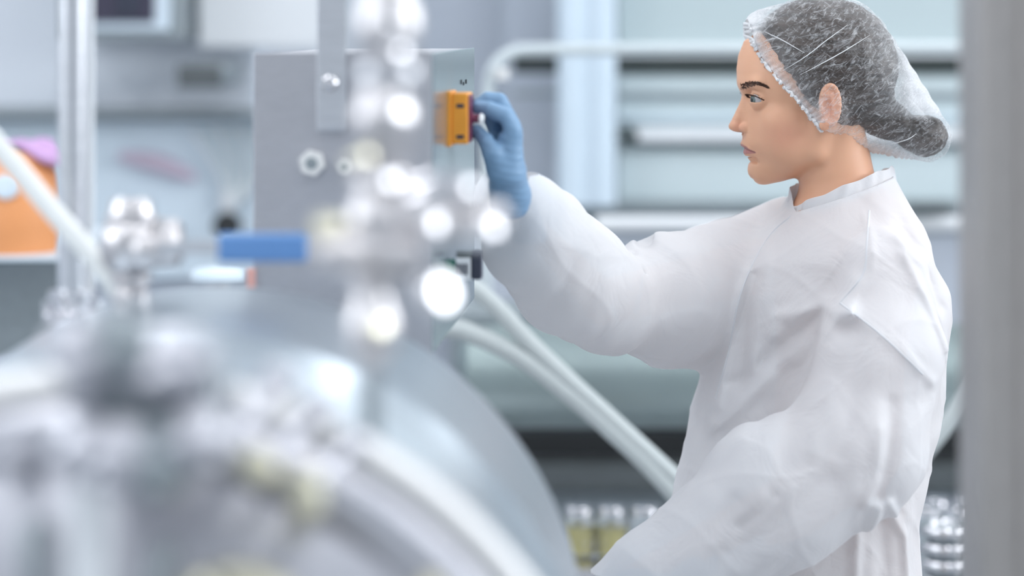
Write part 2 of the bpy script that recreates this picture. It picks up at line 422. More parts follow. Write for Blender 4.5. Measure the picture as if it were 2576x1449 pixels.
for s in (-1, 1):
    g.ell((1962, s*74, 300), (52, 36, 40), 26)                          # cheekbone
    g.ell((1980, s*66, 352), (62, 36, 56), 34)                          # cheek
    g.cone((2042, s*80, 366), (2060, s*96, 290), 22, 28, 34)           # jaw angle
    g.cone((1874, s*16, 210), (1902, s*74, 208), 17, 17, 14)            # brow ridge
    g.ell((1874, s*60, 246), (26, 30, 20), 16, '-')                     # eye socket
# nose
g.cone((1880, 0, 236), (1858, 0, 300), 11, 12, 12)
g.cone((1858, 0, 300), (1849, 0, 316), 13, 15, 8)
g.cone((1896, 0, 262), (1878, 0, 322), 22, 20, 14)
g.ell((1850, 0, 317), (17, 16, 14), 6)
for s in (-1, 1):
    g.ell((1874, s*20, 321), (17, 13, 14), 5)
    g.ell((1862, s*9, 336), (8, 5, 5), 3, '-')                          # nostril
    g.cone((1886, s*30, 318), (1892, s*36, 336), 2.5, 2, 8, '-')
# neck, shoulders and the body under the coat
g.cone((2086, 0, 350), (2122, 0, 540), 92, 97, 18)
g.cone((2118, -70, 340), (2052, -34, 530), 10, 14, 30); g.cone((2118, 70, 340), (2052, 34, 530), 10, 14, 30)
NS = cc(2200, 690, -225); FS = cc(1992, 650, 235)
NE = cc(2205, 1120, -385); NW = cc(1640, 1440, -400)
FE = cc(1520, 760, -170); FW = cc(1290, 520, -600); FH = cc(1268, 430, -668)
g.cone((2140, 0, 600), NS, 70, 60, 20); g.cone((2140, 0, 600), FS, 70, 62, 20)
g.cone((2130, 0, 640), (2110, 0, 1000), 185, 150, 40); g.cone((2110, 0, 1000), (2100, 0, 1480), 150, 185, 40)
for a, b, ra, rb in ((NS, NE, 62, 54), (NE, NW, 58, 40), (FS, FE, 74, 55), (FE, FW, 48, 24), (FW, FH, 24, 20),
                     (NW, cc(1520, 1500, -390), 40, 34)):
    g.cone((a[0], a[1], a[2]), (b[0], b[1], b[2]), ra, rb, 20)
for s in (-1, 1):
    g.cone((2100, s*95, 1500), (2100, s*95, 2330), 125, 85, 30)
    g.cone((2100, s*95, 2330), (2115, s*95, 3150), 80, 50, 20)
    g.cone((2110, s*95, 3200), (1950, s*100, 3215), 38, 30, 20)
# ear: disc, rim, lobe, hollow
for s in (-1, 1):
    EX, EZ = 2066, 262
    g.ell((EX, s*150, EZ), (26, 8, 52), 8, rot=-0.12)
    pts = []
    for i in range(15):
        a = R(-150 + i*19)
        pts.append((EX+2+math.cos(a)*23, s*(155), EZ-4+math.sin(a)*48))
    for p, q in zip(pts[:-1], pts[1:]): g.cone(p, q, 5.5, 5.5, 3)
    g.ell((EX-12, s*152, EZ+46), (13, 8, 15), 8)
    g.ell((EX-4, s*163, EZ+2), (14, 16.5, 30), 3, '-', rot=-0.12)
    g.cone((EX+7, s*154, EZ-28), (EX+9, s*154, EZ+22), 4, 4, 3)
    g.ell((EX-18, s*153, EZ+14), (7, 6, 10), 4)
# lips
def lippts(s, dz=0, dx=0):
    return [(1874+dx, 0, 373+dz), (1877+dx, s*16, 372+dz), (1886+dx, s*32, 376+dz*0.5), (1903, s*45, 381)]
for s in (-1, 1):
    P = lippts(s, -8, 0)
    for a, b, ra, rb in zip(P[:-1], P[1:], (9, 8.5, 6.5), (8.5, 6.5, 3)): g.cone(a, b, ra, rb, 6)
    P = lippts(s, 9, 6)
    for a, b, ra, rb in zip(P[:-1], P[1:], (11, 10, 7), (10, 7, 3)): g.cone(a, b, ra, rb, 6)
    P = [(x-9, q, z) for x, q, z in lippts(s, 0, 0)]
    for a, b in zip(P[:-1], P[1:]): g.cone(a, b, 2.2, 1.8, 3, '-')
    g.cone((1884, 0, 400), (1900, s*30, 402), 5, 5, 12, '-')
# eyelids: a lid ball with an almond opening
EYE = (1907, 59, 248)
for s in (-1, 1):
    g.ell((EYE[0], s*EYE[1], EYE[2]), (28.5, 29, 28), 5)
    for a, b, ra, rb in (((1884, s*36, 250), (1877, s*58, 246), 4, 8.5), ((1877, s*58, 246), (1893, s*80, 248), 8.5, 7), ((1893, s*80, 248), (1908, s*88, 252), 7, 3)):
        g.cone(a, b, ra, rb, 2, '-')
    g.cone((1880, s*36, 236), (1876, s*58, 231), 1.5, 1.5, 5, '-'); g.cone((1876, s*58, 231), (1902, s*86, 240), 1.5, 1.5, 5, '-')
V, Q = g.mesh(); del g
V = relax(V, Q, 1, 0.5)
# match the profile of the face to measured heights
PROF = [(104, 1870), (139, 1856.5), (174, 1852.5), (201, 1854), (214, 1857), (228, 1862), (240, 1866), (252, 1863), (267, 1856.5), (290, 1845), (305, 1837), (317, 1832.5),
        (325, 1834), (331, 1844), (336, 1863), (342, 1867), (350, 1867), (360, 1862), (367, 1864), (373, 1872), (378, 1871), (384, 1869.5), (392, 1873), (400, 1883), (406, 1884.5),
        (416, 1882), (428, 1880.5), (438, 1882), (446, 1887), (453, 1896)]
pz = np.array([p[0] for p in PROF], float); pxx = np.array([p[1] for p in PROF], float)
mid = (np.abs(V[:, 1]) < 5) & (V[:, 0] < 1960)
zz = np.arange(100, 456, 2.0); fx = []
for z in zz:
    m_ = mid & (np.abs(V[:, 2]-z) < 2.5); fx.append(V[m_, 0].min() if m_.any() else np.nan)
fx = np.array(fx); ok = ~np.isnan(fx); dl = np.interp(zz, pz, pxx)-np.interp(zz, zz[ok], fx[ok])
print('PROFILE delta', np.round(dl[::6]).tolist())
hd = (V[:, 2] > 90) & (V[:, 2] < 462) & (V[:, 0] < 2000)
d_ = np.interp(V[:, 2], zz, dl); fade = np.clip((V[:, 2]-90)/14, 0, 1)*np.clip((466-V[:, 2])/14, 0, 1)
fr = np.interp(V[:, 2], zz[ok], fx[ok])
wgt = np.exp(-(V[:, 1]/26)**2)*np.clip(1-(V[:, 0]-fr)/50, 0, 1)*fade
V[hd, 0] += (d_*wgt)[hd]
body = mesh_np('body', toworld(V), Q, M['skin'], person)
def attr(o, name, vals):
    a = o.data.attributes.new(name, 'FLOAT', 'POINT'); a.data.foreach_set('value', np.clip(vals, 0, 1).astype(np.float32))
x, q, z = V[:, 0], np.abs(V[:, 1]), V[:, 2]
lz = np.interp(q, [0, 16, 32, 45], [373, 372.5, 376, 381]); lh = np.interp(q, [0, 18, 34, 47], [11, 11, 8, 1.0]); ll = np.interp(q, [0, 18, 34, 47], [15, 14, 9, 1.0])
dd = np.where(z < lz, (lz-z)/lh, (z-lz)/ll)
attr(body, 'lip', np.where((x < 1915) & (q < 48), np.clip((1.15-dd)/0.3, 0, 1), 0)*0.85)
attr(body, 'line', np.where((x < 1915) & (q < 46), np.exp(-((z-lz)/1.8)**2), 0)*0.6 + np.exp(-(((x-1862)/9)**2+((q-9)/6)**2+((z-334)/4)**2))*0.7)
attr(body, 'flush', 0.55*np.exp(-(((x-1965)/50)**2+((z-335)/40)**2))*(q > 20) + 0.5*np.exp(-(((x-1852)/18)**2+((z-318)/18)**2)) + 0.6*np.exp(-(((x-2066)/30)**2+((z-265)/60)**2))*(q > 130))
Vb, Qb = V, Q
bvh = BVHTree.FromPolygons([Vector(v) for v in V[:]], [tuple(f) for f in Q[((V[Q[:, 0], 0] > 1820) & (V[Q[:, 0], 2] < 560))]])

def side_hit(px, pz, s, tree=None, q0=160):
    h = (tree or bvh).ray_cast(Vector((px, s*500, pz)), Vector((0, -s, 0)))
    return h[0]
def gw(p):   # grid -> world vector
    return Vector(((p[0]-VX)/PPM, Y0+p[1]/PPM, CAMZ-(p[2]-VY)/PPM))
# eyes
for s in (-1, 1):
    c = gw((EYE[0], s*EYE[1], EYE[2])); r = 25.0/PPM
    eye = MB().lathe(c+Vector((r, 0, 0)), (-1, 0, 0), [(r*math.sin(a)+1e-5, r-r*math.cos(a)) for a in [math.pi*i/24 for i in range(25)]], 36).build('eye', M['sclera'], person)
    gaze = Vector((-0.88, -0.42, -0.06)).normalized()
    ri = 12.0/PPM
    for nm, rr, off, mt in (('iris', ri, 0.0003, 'iris'), ('pupil', ri*0.42, 0.0005, 'pupil')):
        prof = []
        for i in range(7):
            t = rr*(1-i/6); prof.append((max(t, 1e-5), math.sqrt(r*r-t*t)+off))
        MB().lathe(c, gaze, prof, 28).build(nm, M[mt], eye)
# eyebrows and lashes: short tapered hairs rooted on the skin
def hairs(name, roots, m):
    mb = MB()
    for p, d, L, r in roots:
        p = Vector(p); d = Vector(d).normalized(); u = d.orthogonal().normalized(); v = d.cross(u)
        b = p+d*L*0.55; e = p+d*L+Vector((0, 0, -L*0.08))
        vs = [p+u*r, p-u*0.5*r+v*0.87*r, p-u*0.5*r-v*0.87*r, b+u*r*.7, b-u*.35*r+v*.6*r, b-u*.35*r-v*.6*r, e]
        mb.add(vs, [(0, 1, 4, 3), (1, 2, 5, 4), (2, 0, 3, 5), (3, 4, 6), (4, 5, 6), (5, 3, 6)])
    return mb.build(name, m, person)
for s in (-1, 1):
    roots = []
    for i in range(400):
        t = RNG.rand()
        bx = np.interp(t, [0, 0.5, 1], [1860, 1888, 1920]); bz = np.interp(t, [0, 0.25, 0.6, 1], [217, 211, 207, 216])
        th = np.interp(t, [0, 0.3, 1], [9, 7.5, 2.5])
        px_, pz_ = bx+RNG.randn()*1.0, bz+(RNG.rand()-0.5)*th*1.3
        h = side_hit(px_, pz_, s)
        if h is None: continue
        up = 0.6-0.9*t
        d = Vector((1, 0, up*0.7+RNG.randn()*0.12))     # world: back, outward, upward
        n_ = bvh.ray_cast(Vector((px_, s*500, pz_)), Vector((0, -s, 0)))[1]
        n_ = Vector((n_.x, n_.y, -n_.z)).normalized()
        if n_.y*s < 0: n_ = -n_
        d = (d-n_*d.dot(n_)).normalized()+n_*0.30
        roots.append((gw(h)-n_*0.4/PPM, d, (7+RNG.rand()*4)/PPM, 0.8/PPM))
    hairs('eyebrow', roots, M['strand'])
    roots = []
    for i in range(80):
        t = i/79
        P = [(1884, 38, 246), (1876, 56, 238), (1890, 80, 239.5), (1912, 90, 250)]
        k_ = min(int(t*3), 2); f_ = t*3-k_
        p = [P[k_][j]*(1-f_)+P[k_+1][j]*f_ for j in range(3)]
        p = (p[0], s*p[1], p[2])
        dirv = Vector((-0.9+1.0*t, s*(0.15+0.5*t), 0.25+RNG.randn()*0.06))
        roots.append((gw(p), dirv, (9+4*math.sin(t*3.1))/PPM, 0.9/PPM))
    hairs('eyelashes', roots, M['strand'])

# ---- hair under the net
g = G(grid((1860, 2420, 3.0)), grid((-180, 180, 3.4)), grid((-20, 425, 3.0)))
g.ell((2066, 0, 168), (191, 152, 176), 8)
# smooth cut along the hairline
sl = (slice(None),)*3; X = g.xs[:, None, None]; Z = g.zs[None, None, :]; Qd = g.qs[None, :, None]
def cutline(x0, z0, x1, z1, kk=8):     # keeps the side to the right of the direction (x0,z0)->(x1,z1)
    L_ = math.hypot(x1-x0, z1-z0); nx_, nz_ = (z1-z0)/L_, -(x1-x0)/L_
    d = -((X-x0)*nx_+(Z-z0)*nz_)+0*Qd+2.5*np.sin(Z*0.35+Qd*0.2)
    g.comb(sl, -d, kk, '-')
cutline(1886, 55, 2042, 285)
cutline(2085, 300, 2240, 395)
g.ell((2326, 0, 342), (56, 50, 52), 10)                     # bun low at the back
g.cone((2215, 0, 290), (2310, 0, 345), 55, 30, 22)
d = 1.5-2.0*np.sin(0.055*(X*0.8-Z*1.1)+2*np.sin(Qd*0.03))*np.sin(0.12*(X*0.7+Z*0.55)+Qd*0.09)-1.3-1.6*np.abs(np.sin(0.16*(Z*0.9+X*0.25)+0.08*Qd+np.sin(X*0.05)*2))
g.F += d.astype(f32)
V, Q = g.mesh(); V = relax(V, Q, 1, 0.4)
hair = mesh_np('hair', toworld(V), Q, M['hair'], person)

# ---- hairnet: sheet with a gathered rim
RIM = [(1880, 62), (1893, 110), (1922, 160), (1962, 208), (2010, 258), (2047, 303), (2084, 345), (2122, 360), (2165, 378), (2215, 398), (2262, 405), (2300, 412)]
RIM = [(lambda c_: (c_[0], c_[2]))(cc(x_, z_, q_)) for (x_, z_), q_ in zip(RIM, (-10, -45, -80, -105, -130, -148, -150, -140, -120, -90, -60, -30))]
def rimdist(x, z):
    """signed distance to the rim line in side view: positive inside the cap"""
    best = np.full(np.shape(x), 1e9); sg = np.ones(np.shape(x)); tt = np.zeros(np.shape(x)); acc = 0
    for (x0, z0), (x1, z1) in zip(RIM[:-1], RIM[1:]):
        L2 = (x1-x0)**2+(z1-z0)**2; L_ = math.sqrt(L2)
        t = np.clip(((x-x0)*(x1-x0)+(z-z0)*(z1-z0))/L2, 0, 1)
        d = np.hypot(x-x0-t*(x1-x0), z-z0-t*(z1-z0))
        s_ = np.sign((x-x0)*(z1-z0)-(z-z0)*(x1-x0))
        m_ = d < best; best = np.where(m_, d, best); sg = np.where(m_, s_, sg); tt = np.where(m_, acc+t*L_, tt); acc += L_
    return best*sg, tt
g = G(grid((1830, 2430, 3.2)), grid((-200, 200, 3.6)), grid((-60, 450, 3.2)))
X = g.xs[:, None, None]; Z = g.zs[None, None, :]; Qd = g.qs[None, :, None]
a_ = np.array([2068, 0, 173.0]); b_ = np.array([2334, 0, 346.0]); ab = b_-a_
t_ = np.clip(((X-a_[0])*ab[0]+(Z-a_[2])*ab[2])/(ab@ab), 0, 1)
# round cone with exact tangent
l2 = ab@ab; rr = 192-60; a2 = l2-rr*rr; il2 = 1/l2
pax, paz, paq = X-a_[0], Z-a_[2], Qd/0.86
y_ = pax*ab[0]+paz*ab[2]; z_ = y_-l2
cx = (pax*l2-ab[0]*y_); cz = (paz*l2-ab[2]*y_); cq = paq*l2+0*y_
x2 = cx*cx+cz*cz+cq*cq; y2 = y_*y_*l2; z2 = z_*z_*l2
k_ = np.sign(rr)*rr*rr*x2
F = np.where(np.sign(z_)*a2*z2 > k_, np.sqrt(x2+z2)*il2-60, np.where(np.sign(y_)*a2*y2 < k_, np.sqrt(x2+y2)*il2-192, (np.sqrt(x2*a2*il2)+y_*rr)*il2-192))
g.F = F.astype(f32)*0.95
g.ell((1925, 0, 88), (64, 100, 62), 45)
for s in (-1, 1): g.ell((2072, s*128, 262), (46, 44, 66), 22)
rd, rt = rimdist(X[:, :, 0][:, :, None]+0*Z, Z+0*X)
wr = np.clip(1-np.abs(rd)/70, 0, 1)
g.F += (2.6*wr*np.sin(rt*0.42+Qd*0.02+1.5*np.sin(rt*0.09))).astype(f32)
g.F += (2.2*np.sin(0.05*(X+Z*0.7)+0.03*Qd)*np.sin(0.11*(X*0.4-Z)+0.05*Qd)+3.0*np.exp(-np.abs(np.sin(0.021*(X*0.62-Z*0.9)+0.01*Qd+1.0))*9)*0.8).astype(f32)
V, Q = g.mesh(); V = relax(V, Q, 1, 0.4)
rd, rt = rimdist(V[:, 0], V[:, 2])
keepv = rd > 0
Q2 = Q[keepv[Q].all(1)]
gather_glow = 0.62*np.exp(-rd/9.0)*(0.75+0.25*np.sin(rt*0.42)) + 0.48*np.exp(-rd/26.0)
gather_glow += 0.60*np.clip((120-(V[:, 0]-1850)-(V[:, 2]-20)*0.9)/70, 0, 1)   # doubled cloth above the brow
gather_glow += 0.28*np.clip((V[:, 2]-(330+(V[:, 0]-2100)*0.22))/20, 0, 1)*(V[:, 0] > 2080)*(V[:, 0] < 2290)
gather_glow += 0.20*np.clip((V[:, 0]-2150)/110, 0, 1)*np.clip((300-V[:, 2])/22, 0, 1)
gather_glow += 0.50*np.clip((V[:, 0]-2258)/26, 0, 1)*np.clip((300-V[:, 2])/22, 0, 1)   # extra whiteness put in for light through two empty layers behind head
used = np.unique(Q2); mp_ = np.full(len(V), -1); mp_[used] = np.arange(len(used))
Vn = V[used]; Qn = mp_[Q2]
net = mesh_np('hairnet', toworld(Vn), Qn, M['net'], person)
attr(net, 'gather_glow', gather_glow[used])
ntree = BVHTree.FromPolygons([Vector(v) for v in Vn], [tuple(f) for f in Qn])
loop = []
for s in (-1, 1):
    pts = []
    path = smoothpath([(a, b, 0) for a, b in RIM], 260)
    for i, p in enumerate(path):
        h = side_hit(p.x+2.0, p.y-1.0, s, ntree)
        if h is not None: pts.append(Vector((p.x, h.y+s*2.5, p.y)))
    loop.append(pts)
ring = loop[0][::-1] + loop[1]
ring = [gw((p.x+1.5*math.sin(i*0.9), p.y, p.z+1.8*math.cos(i*1.3))) for i, p in enumerate(ring)]
rim = MB().tube(ring, [(3.4+1.3*math.sin(i*1.7)+RNG.rand()*1.2)/PPM for i in range(len(ring))], 8, closed=True).build('elastic_rim', M['elastic'], net)

for k_, ps in enumerate(([(1924, 80), (1965, 100), (2019, 133)], [(1967, 177), (2022, 141), (2075, 100), (2130, 62)], [(2008, 187), (2095, 140), (2187, 88)], [(2250, 365), (2290, 352), (2312, 338)])):
    P = []
    for p in smoothpath([(a, b, 0) for a, b in ps], 40):
        c_ = cc(p.x, p.y, -110); h = side_hit(c_[0], c_[2], -1, ntree)
        if h is not None: P.append(gw((h.x, h.y-0.5, h.z)))
    MB().tube(P, [0.9/PPM*(0.4+math.sin(math.pi*i/(len(P)-1))) for i in range(len(P))], 8).build('crease', M['elastic'], net)

# ---- gloves
YH = 2.70; PH = FPX/YH
def make_glove(xf, name):
    g = G(grid((1160, 1400, 1.8)), grid((-80, 270, 2.4)), grid((205, 640, 1.8)))
    c = g.cone
    c((1285, 60, 505), (1276, 12, 430), 45, 46, 10); c((1285, 78, 505), (1277, 38, 430), 43, 43, 12)     # wrist and heel
    c((1335, 200, 610), (1287, 72, 500), 38, 43, 12)
    c((1276, -4, 430), (1284, -8, 350), 44, 31, 14); c((1277, 34, 430), (1286, 48, 350), 40, 28, 14)
    c((1283, -8, 345), (1286, 50, 345), 28, 25, 10)                                                # knuckle row
    def finger(pts, rs, k0=6):
        for i, (a, b) in enumerate(zip(pts[:-1], pts[1:])): c(a, b, rs[i], rs[i+1], k0 if i == 0 else 2.0)
    finger([(1288, -14, 330), (1270, -18, 292), (1230, -12, 274), (1199, -2, 270)], [27, 22, 19.5, 16])
    finger([(1286, 12, 320), (1255, 18, 256), (1226, 16, 251), (1202, 10, 262)], [26, 22.5, 20, 15])
    finger([(1286, 34, 325), (1258, 42, 276), (1232, 40, 300), (1246, 40, 336)], [24, 20, 18, 15])
    finger([(1286, 56, 340), (1262, 66, 300), (1240, 60, 322), (1256, 54, 350)], [22, 18, 16, 14])
    finger([(1260, -14, 424), (1240, -28, 384), (1222, -24, 353), (1199, -10, 329)], [36, 28, 21, 16], 12)
    g.cone((1248, -60, 318), (1254, 20, 326), 15, 12, 8, '-')
    # gauntlet folds and creases
    X = g.xs[:, None, None]; Z = g.zs[None, None, :]; Qd = g.qs[None, :, None]
    f = np.clip((Z-380)/60, 0, 1)
    g.F += (f*0.8*np.sin(0.10*(Z-0.45*X)+0.05*Qd+1.2*np.sin(0.03*X))+0.3*np.sin(0.33*(Z-X*0.3)+0.1*Qd)*np.clip((Z-300)/60, 0.25, 1)).astype(f32)
    g.F -= (np.clip((Z-440)/40, 0, 1)*6).astype(f32)
    g.F[:, :, -6:] = np.maximum(g.F[:, :, -6:], 5)
    V, Q = g.mesh(); V = relax(V, Q, 1, 0.5)
    W = xf(V)
    o = mesh_np(name, W, Q, M['glove'], person)
    return o
make_glove(lambda V: toworld(V, YH), 'glove')
def lefthand(V):
    W = toworld(V, YH); c0 = np.array(at(1285, 500, YH)); W = W-c0; W[:, 1] *= -1
    a = R(-62)-0.35; W = np.stack([W[:, 0]*math.cos(a)-W[:, 2]*math.sin(a), W[:, 1], W[:, 0]*math.sin(a)+W[:, 2]*math.cos(a)], 1)
    W[:, 0:3] *= 1.0
    return W+np.array(gw(cc(1560, 1480, -395)))
make_glove(lefthand, 'glove')

# ---- coat
g = G(grid((1130, 2470, 5.0)), grid((-770, 440, 6.0)), grid((400, 1560, 5.0), (1560, 2080, 13)))
X = g.xs[:, None, None]; Z = g.zs[None, None, :]; Qd = g.qs[None, :, None]
#        z     xl    xr    half thickness sideways
SL = [(400, 2040, 2205, 80), (440, 2015, 2236, 100), (480, 1996, 2262, 125), (520, 1980, 2285, 170), (570, 1935, 2310, 225), (640, 1880, 2338, 270), (720, 1832, 2375, 285), (800, 1812, 2382, 285),
      (880, 1793, 2378, 280), (960, 1772, 2372, 272), (1060, 1748, 2362, 265), (1200, 1712, 2330, 262), (1300, 1700, 2308, 270), (1449, 1690, 2306, 285), (2080, 1640, 2330, 320)]
A = np.array(SL, float); zs_ = g.zs.astype(float)
def smi(col):
    return np.interp(zs_, A[:, 0], np.convolve(np.pad(A[:, col], 1, 'edge'), [0.0, 1.0, 0.0], 'valid'))
ker = np.hanning(13); ker /= ker.sum()
def sm1(v): return np.convolve(np.pad(v, 6, 'edge'), ker, 'valid')
xl, xr, bq = [sm1(smi(i))[None, None, :] for i in (1, 2, 3)]
xr = xr-15*np.clip((zs_[None, None, :]-560)/100, 0, 1)
cx_ = (xl+xr)/2; ax_ = (xr-xl)/2
sk = 0.16*(Qd)      # the chest is turned a little towards the viewer
e_ = 2.35
rr_ = (np.abs((X-cx_+sk)/ax_)**e_+np.abs(Qd/bq)**e_)**(1/e_)
g.F = np.minimum(1e3, ((rr_-1)*np.minimum(ax_, bq))).astype(f32)
def seg(p, q_, ra, rb, k=30, sq=1.0): g.cone(p, q_, ra, rb, k, '+', sq)
# far sleeve, reaching forward
seg(cc(1258, 450, -640), cc(1350, 600, -440), 66, 124, 20)
seg(cc(1350, 600, -440), cc(1440, 700, -290), 122, 140, 25)
seg(cc(1440, 700, -290), cc(1525, 760, -170), 140, 128, 22)
seg(cc(1560, 760, -140), cc(1680, 752, -20), 118, 165, 18)
seg(cc(1680, 752, -20), cc(1830, 748, 110), 165, 185, 30)
seg(cc(1830, 748, 110), cc(1985, 700, 200), 185, 150, 40)
seg(cc(1975, 588, 140), cc(1850, 655, 190), 92, 100, 40)
# near sleeve, hanging and bent
seg(cc(2222, 690, -255), cc(2215, 900, -330), 112, 138, 40)
seg(cc(2215, 900, -330), cc(2150, 1130, -370), 138, 165, 35)
seg(cc(2150, 1120, -370), cc(1960, 1250, -390), 162, 165, 35)
seg(cc(1960, 1250, -390), cc(1660, 1460, -395), 165, 128, 35)
seg(cc(1660, 1460, -395), cc(1500, 1560, -395), 128, 95, 25)
# folds: (points as seen, how far sideways, height, width, which side)
FOLD = np.zeros((len(g.xs), len(g.zs)), f32)
def fold(pts, q0, h, wd, sharp=1.0):
    P = [cc(a, b, q0) for a, b in pts]
    X2 = g.xs[:, None]; Z2 = g.zs[None, :]; best = np.full(FOLD.shape, 1e6)
    for a, b in zip(P[:-1], P[1:]):
        L2 = (b[0]-a[0])**2+(b[2]-a[2])**2
        t = np.clip(((X2-a[0])*(b[0]-a[0])+(Z2-a[2])*(b[2]-a[2]))/L2, 0, 1)
        best = np.minimum(best, np.hypot(X2-a[0]-t*(b[0]-a[0]), Z2-a[2]-t*(b[2]-a[2])))
    global_add = h*np.exp(-(best/wd)**(2*sharp))
    FOLD[:] += global_add.astype(f32)
Q1, Q2_ = -300, -390
fold([(2185, 547), (2174, 668), (2113, 760)], -240, 5, 9)
fold([(2113, 760), (2220, 842), (2325, 942)], -300, 6, 12)
fold([(2140, 700), (2113, 770)], -280, 10, 18)
fold([(2113, 763), (2020, 785), (1961, 805), (1954, 843)], -260, 14, 20)
fold([(2105, 800), (2010, 860), (1962, 930)], -260, -12, 24)
fold([(2113, 775), (1980, 920), (1832, 1078), (1719, 1192)], -300, 14, 20)
fold([(2060, 780), (1935, 905), (1870, 985)], -250, -12, 16)
fold([(2007, 524), (1923, 600), (1863, 729), (1832, 881), (1800, 1010)], -90, 12, 14)
fold([(1960, 560), (1890, 700), (1850, 850), (1835, 960)], -120, -9, 16)
fold([(1905, 700), (1880, 860), (1865, 960)], -160, -12, 14)
fold([(1935, 640), (1905, 800), (1895, 930)], -180, 9, 14)
fold([(2197, 1060), (2185, 1180), (2165, 1240)], -400, 10, 16)
fold([(2225, 1000), (2215, 1120), (2190, 1220)], -380, -14, 20)
fold([(2174, 1230), (2155, 1340), (2150, 1449), (2148, 1600)], -260, 12, 14)
fold([(2197, 1215), (2280, 1351), (2290, 1480)], -240, 12, 12)
fold([(2215, 1300), (2222, 1449), (2225, 1600)], -240, -12, 22)
fold([(2240, 620), (2300, 740), (2345, 850)], -150, 11, 12)
fold([(2225, 580), (2290, 650), (2350, 800), (2370, 900)], -130, 7, 10)
fold([(2260, 560), (2310, 680), (2352, 760)], -130, -8, 16)
fold([(2310, 980), (2230, 1060), (2190, 1150)], -370, -9, 22)
fold([(1931, 1222), (1900, 1262), (1850, 1300)], -420, -8, 14)
fold([(1931, 1200), (1960, 1150), (1985, 1060), (2010, 960)], -420, -10, 24)
fold([(2100, 860), (2060, 1000), (2030, 1110)], -420, 8, 26)
fold([(2150, 840), (2140, 980), (2100, 1120)], -420, -8, 22)
fold([(2140, 1225), (2000, 1330), (1880, 1420)], -450, 8, 30)
fold([(2080, 1180), (1930, 1290), (1780, 1400)], -450, -7, 26)
fold([(1760, 1230), (1640, 1310), (1580, 1420)], -430, 7, 22)
fold([(1840, 1240), (1720, 1400), (1660, 1470)], -430, -7, 18)
near = np.clip((-60-Qd)/60, 0, 1)
XM = np.clip((X-1715)/60, 0, 1)
d = -FOLD[:, None, :]*near*XM
# far sleeve creases around the elbow, in 3-D
def crease(a, b, r, k): g.cone(a, b, r, r, k, '-')
crease(cc(1624, 615, -260), cc(1618, 590, 20), 25, 12)
crease(cc(1622, 668, -220), cc(1600, 790, -230), 7, 12)
crease(cc(1600, 600, -100), cc(1585, 700, -230), 5, 10)
crease(cc(1500, 640, -330), cc(1560, 830, -240), 5, 16)
crease(cc(1800, 700, -60), cc(1730, 830, -120), 8, 22)
crease(cc(1440, 560, -480), cc(1500, 700, -380), 4, 16)
d = d + 3.2*np.sin(0.020*X+0.013*Z+0.9*np.sin(0.012*Z+0.01*Qd))*np.sin(0.017*Z-0.011*X+0.014*Qd+1.0)
d = d + 2.6*np.sin(0.045*(X*0.8+Z*0.55)+0.02*Qd+1.6*np.sin(0.014*X-0.01*Z))*np.sin(0.016*(X-Z)+0.02*Qd)
d = d - 2.4*np.exp(-5*np.abs(np.sin(0.016*X-0.009*Z+0.01*Qd+1.3*np.sin(0.009*Z+0.006*Qd)))) - 2.0*np.exp(-6*np.abs(np.sin(0.007*X+0.017*Z-0.012*Qd+1.1*np.sin(0.012*X))))
g.F += d.astype(f32)
V, Q = g.mesh(); del g
V = relax(V, Q, 1, 0.4)
cut = V[:, 2] > 2060
nk = 440+(2245-V[:, 0])*0.34
dn = nk-V[:, 2]; sel = (V[:, 0] < 2300) & (V[:, 0] > 1992) & (V[:, 2] < 560) & (np.abs(V[:, 1]) < 230)
m_ = sel & (np.abs(dn) < 4.5); V[m_, 2] += dn[m_]; cut |= sel & (dn >= 4.5)
def planecut(p0, n, sel, tol=5.0):
    global cut
    n = np.array(n, float); n /= np.linalg.norm(n); d = (V-np.array(p0))@n
    m = sel & (np.abs(d) < tol); V[m] -= d[m, None]*n
    cut |= sel & (d >= tol)
planecut(cc(1266, 466, -620), (-.68, -.72, -.73), (np.linalg.norm(V-np.array(cc(1266, 466, -620)), axis=1) < 240) & (V[:, 1] < -480))
p1 = np.array(cc(1560, 1520, -395)); ax1 = np.array(cc(1500, 1560, -395))-np.array(cc(1660, 1460, -395)); ax1 /= np.linalg.norm(ax1)
planecut(p1, ax1, (V[:, 0] < 1660) & (V[:, 2] > 1350))
Q2 = Q[~cut[Q].any(1)]
used = np.unique(Q2); mp_ = np.full(len(V), -1); mp_[used] = np.arange(len(used))
coat = mesh_np('coat', toworld(V[used]), mp_[Q2], M['cloth'], person)
Vc, Qc = V[used], mp_[Q2]
ctree = BVHTree.FromPolygons([Vector(v) for v in toworld(Vc)], [tuple(f) for f in Qc])
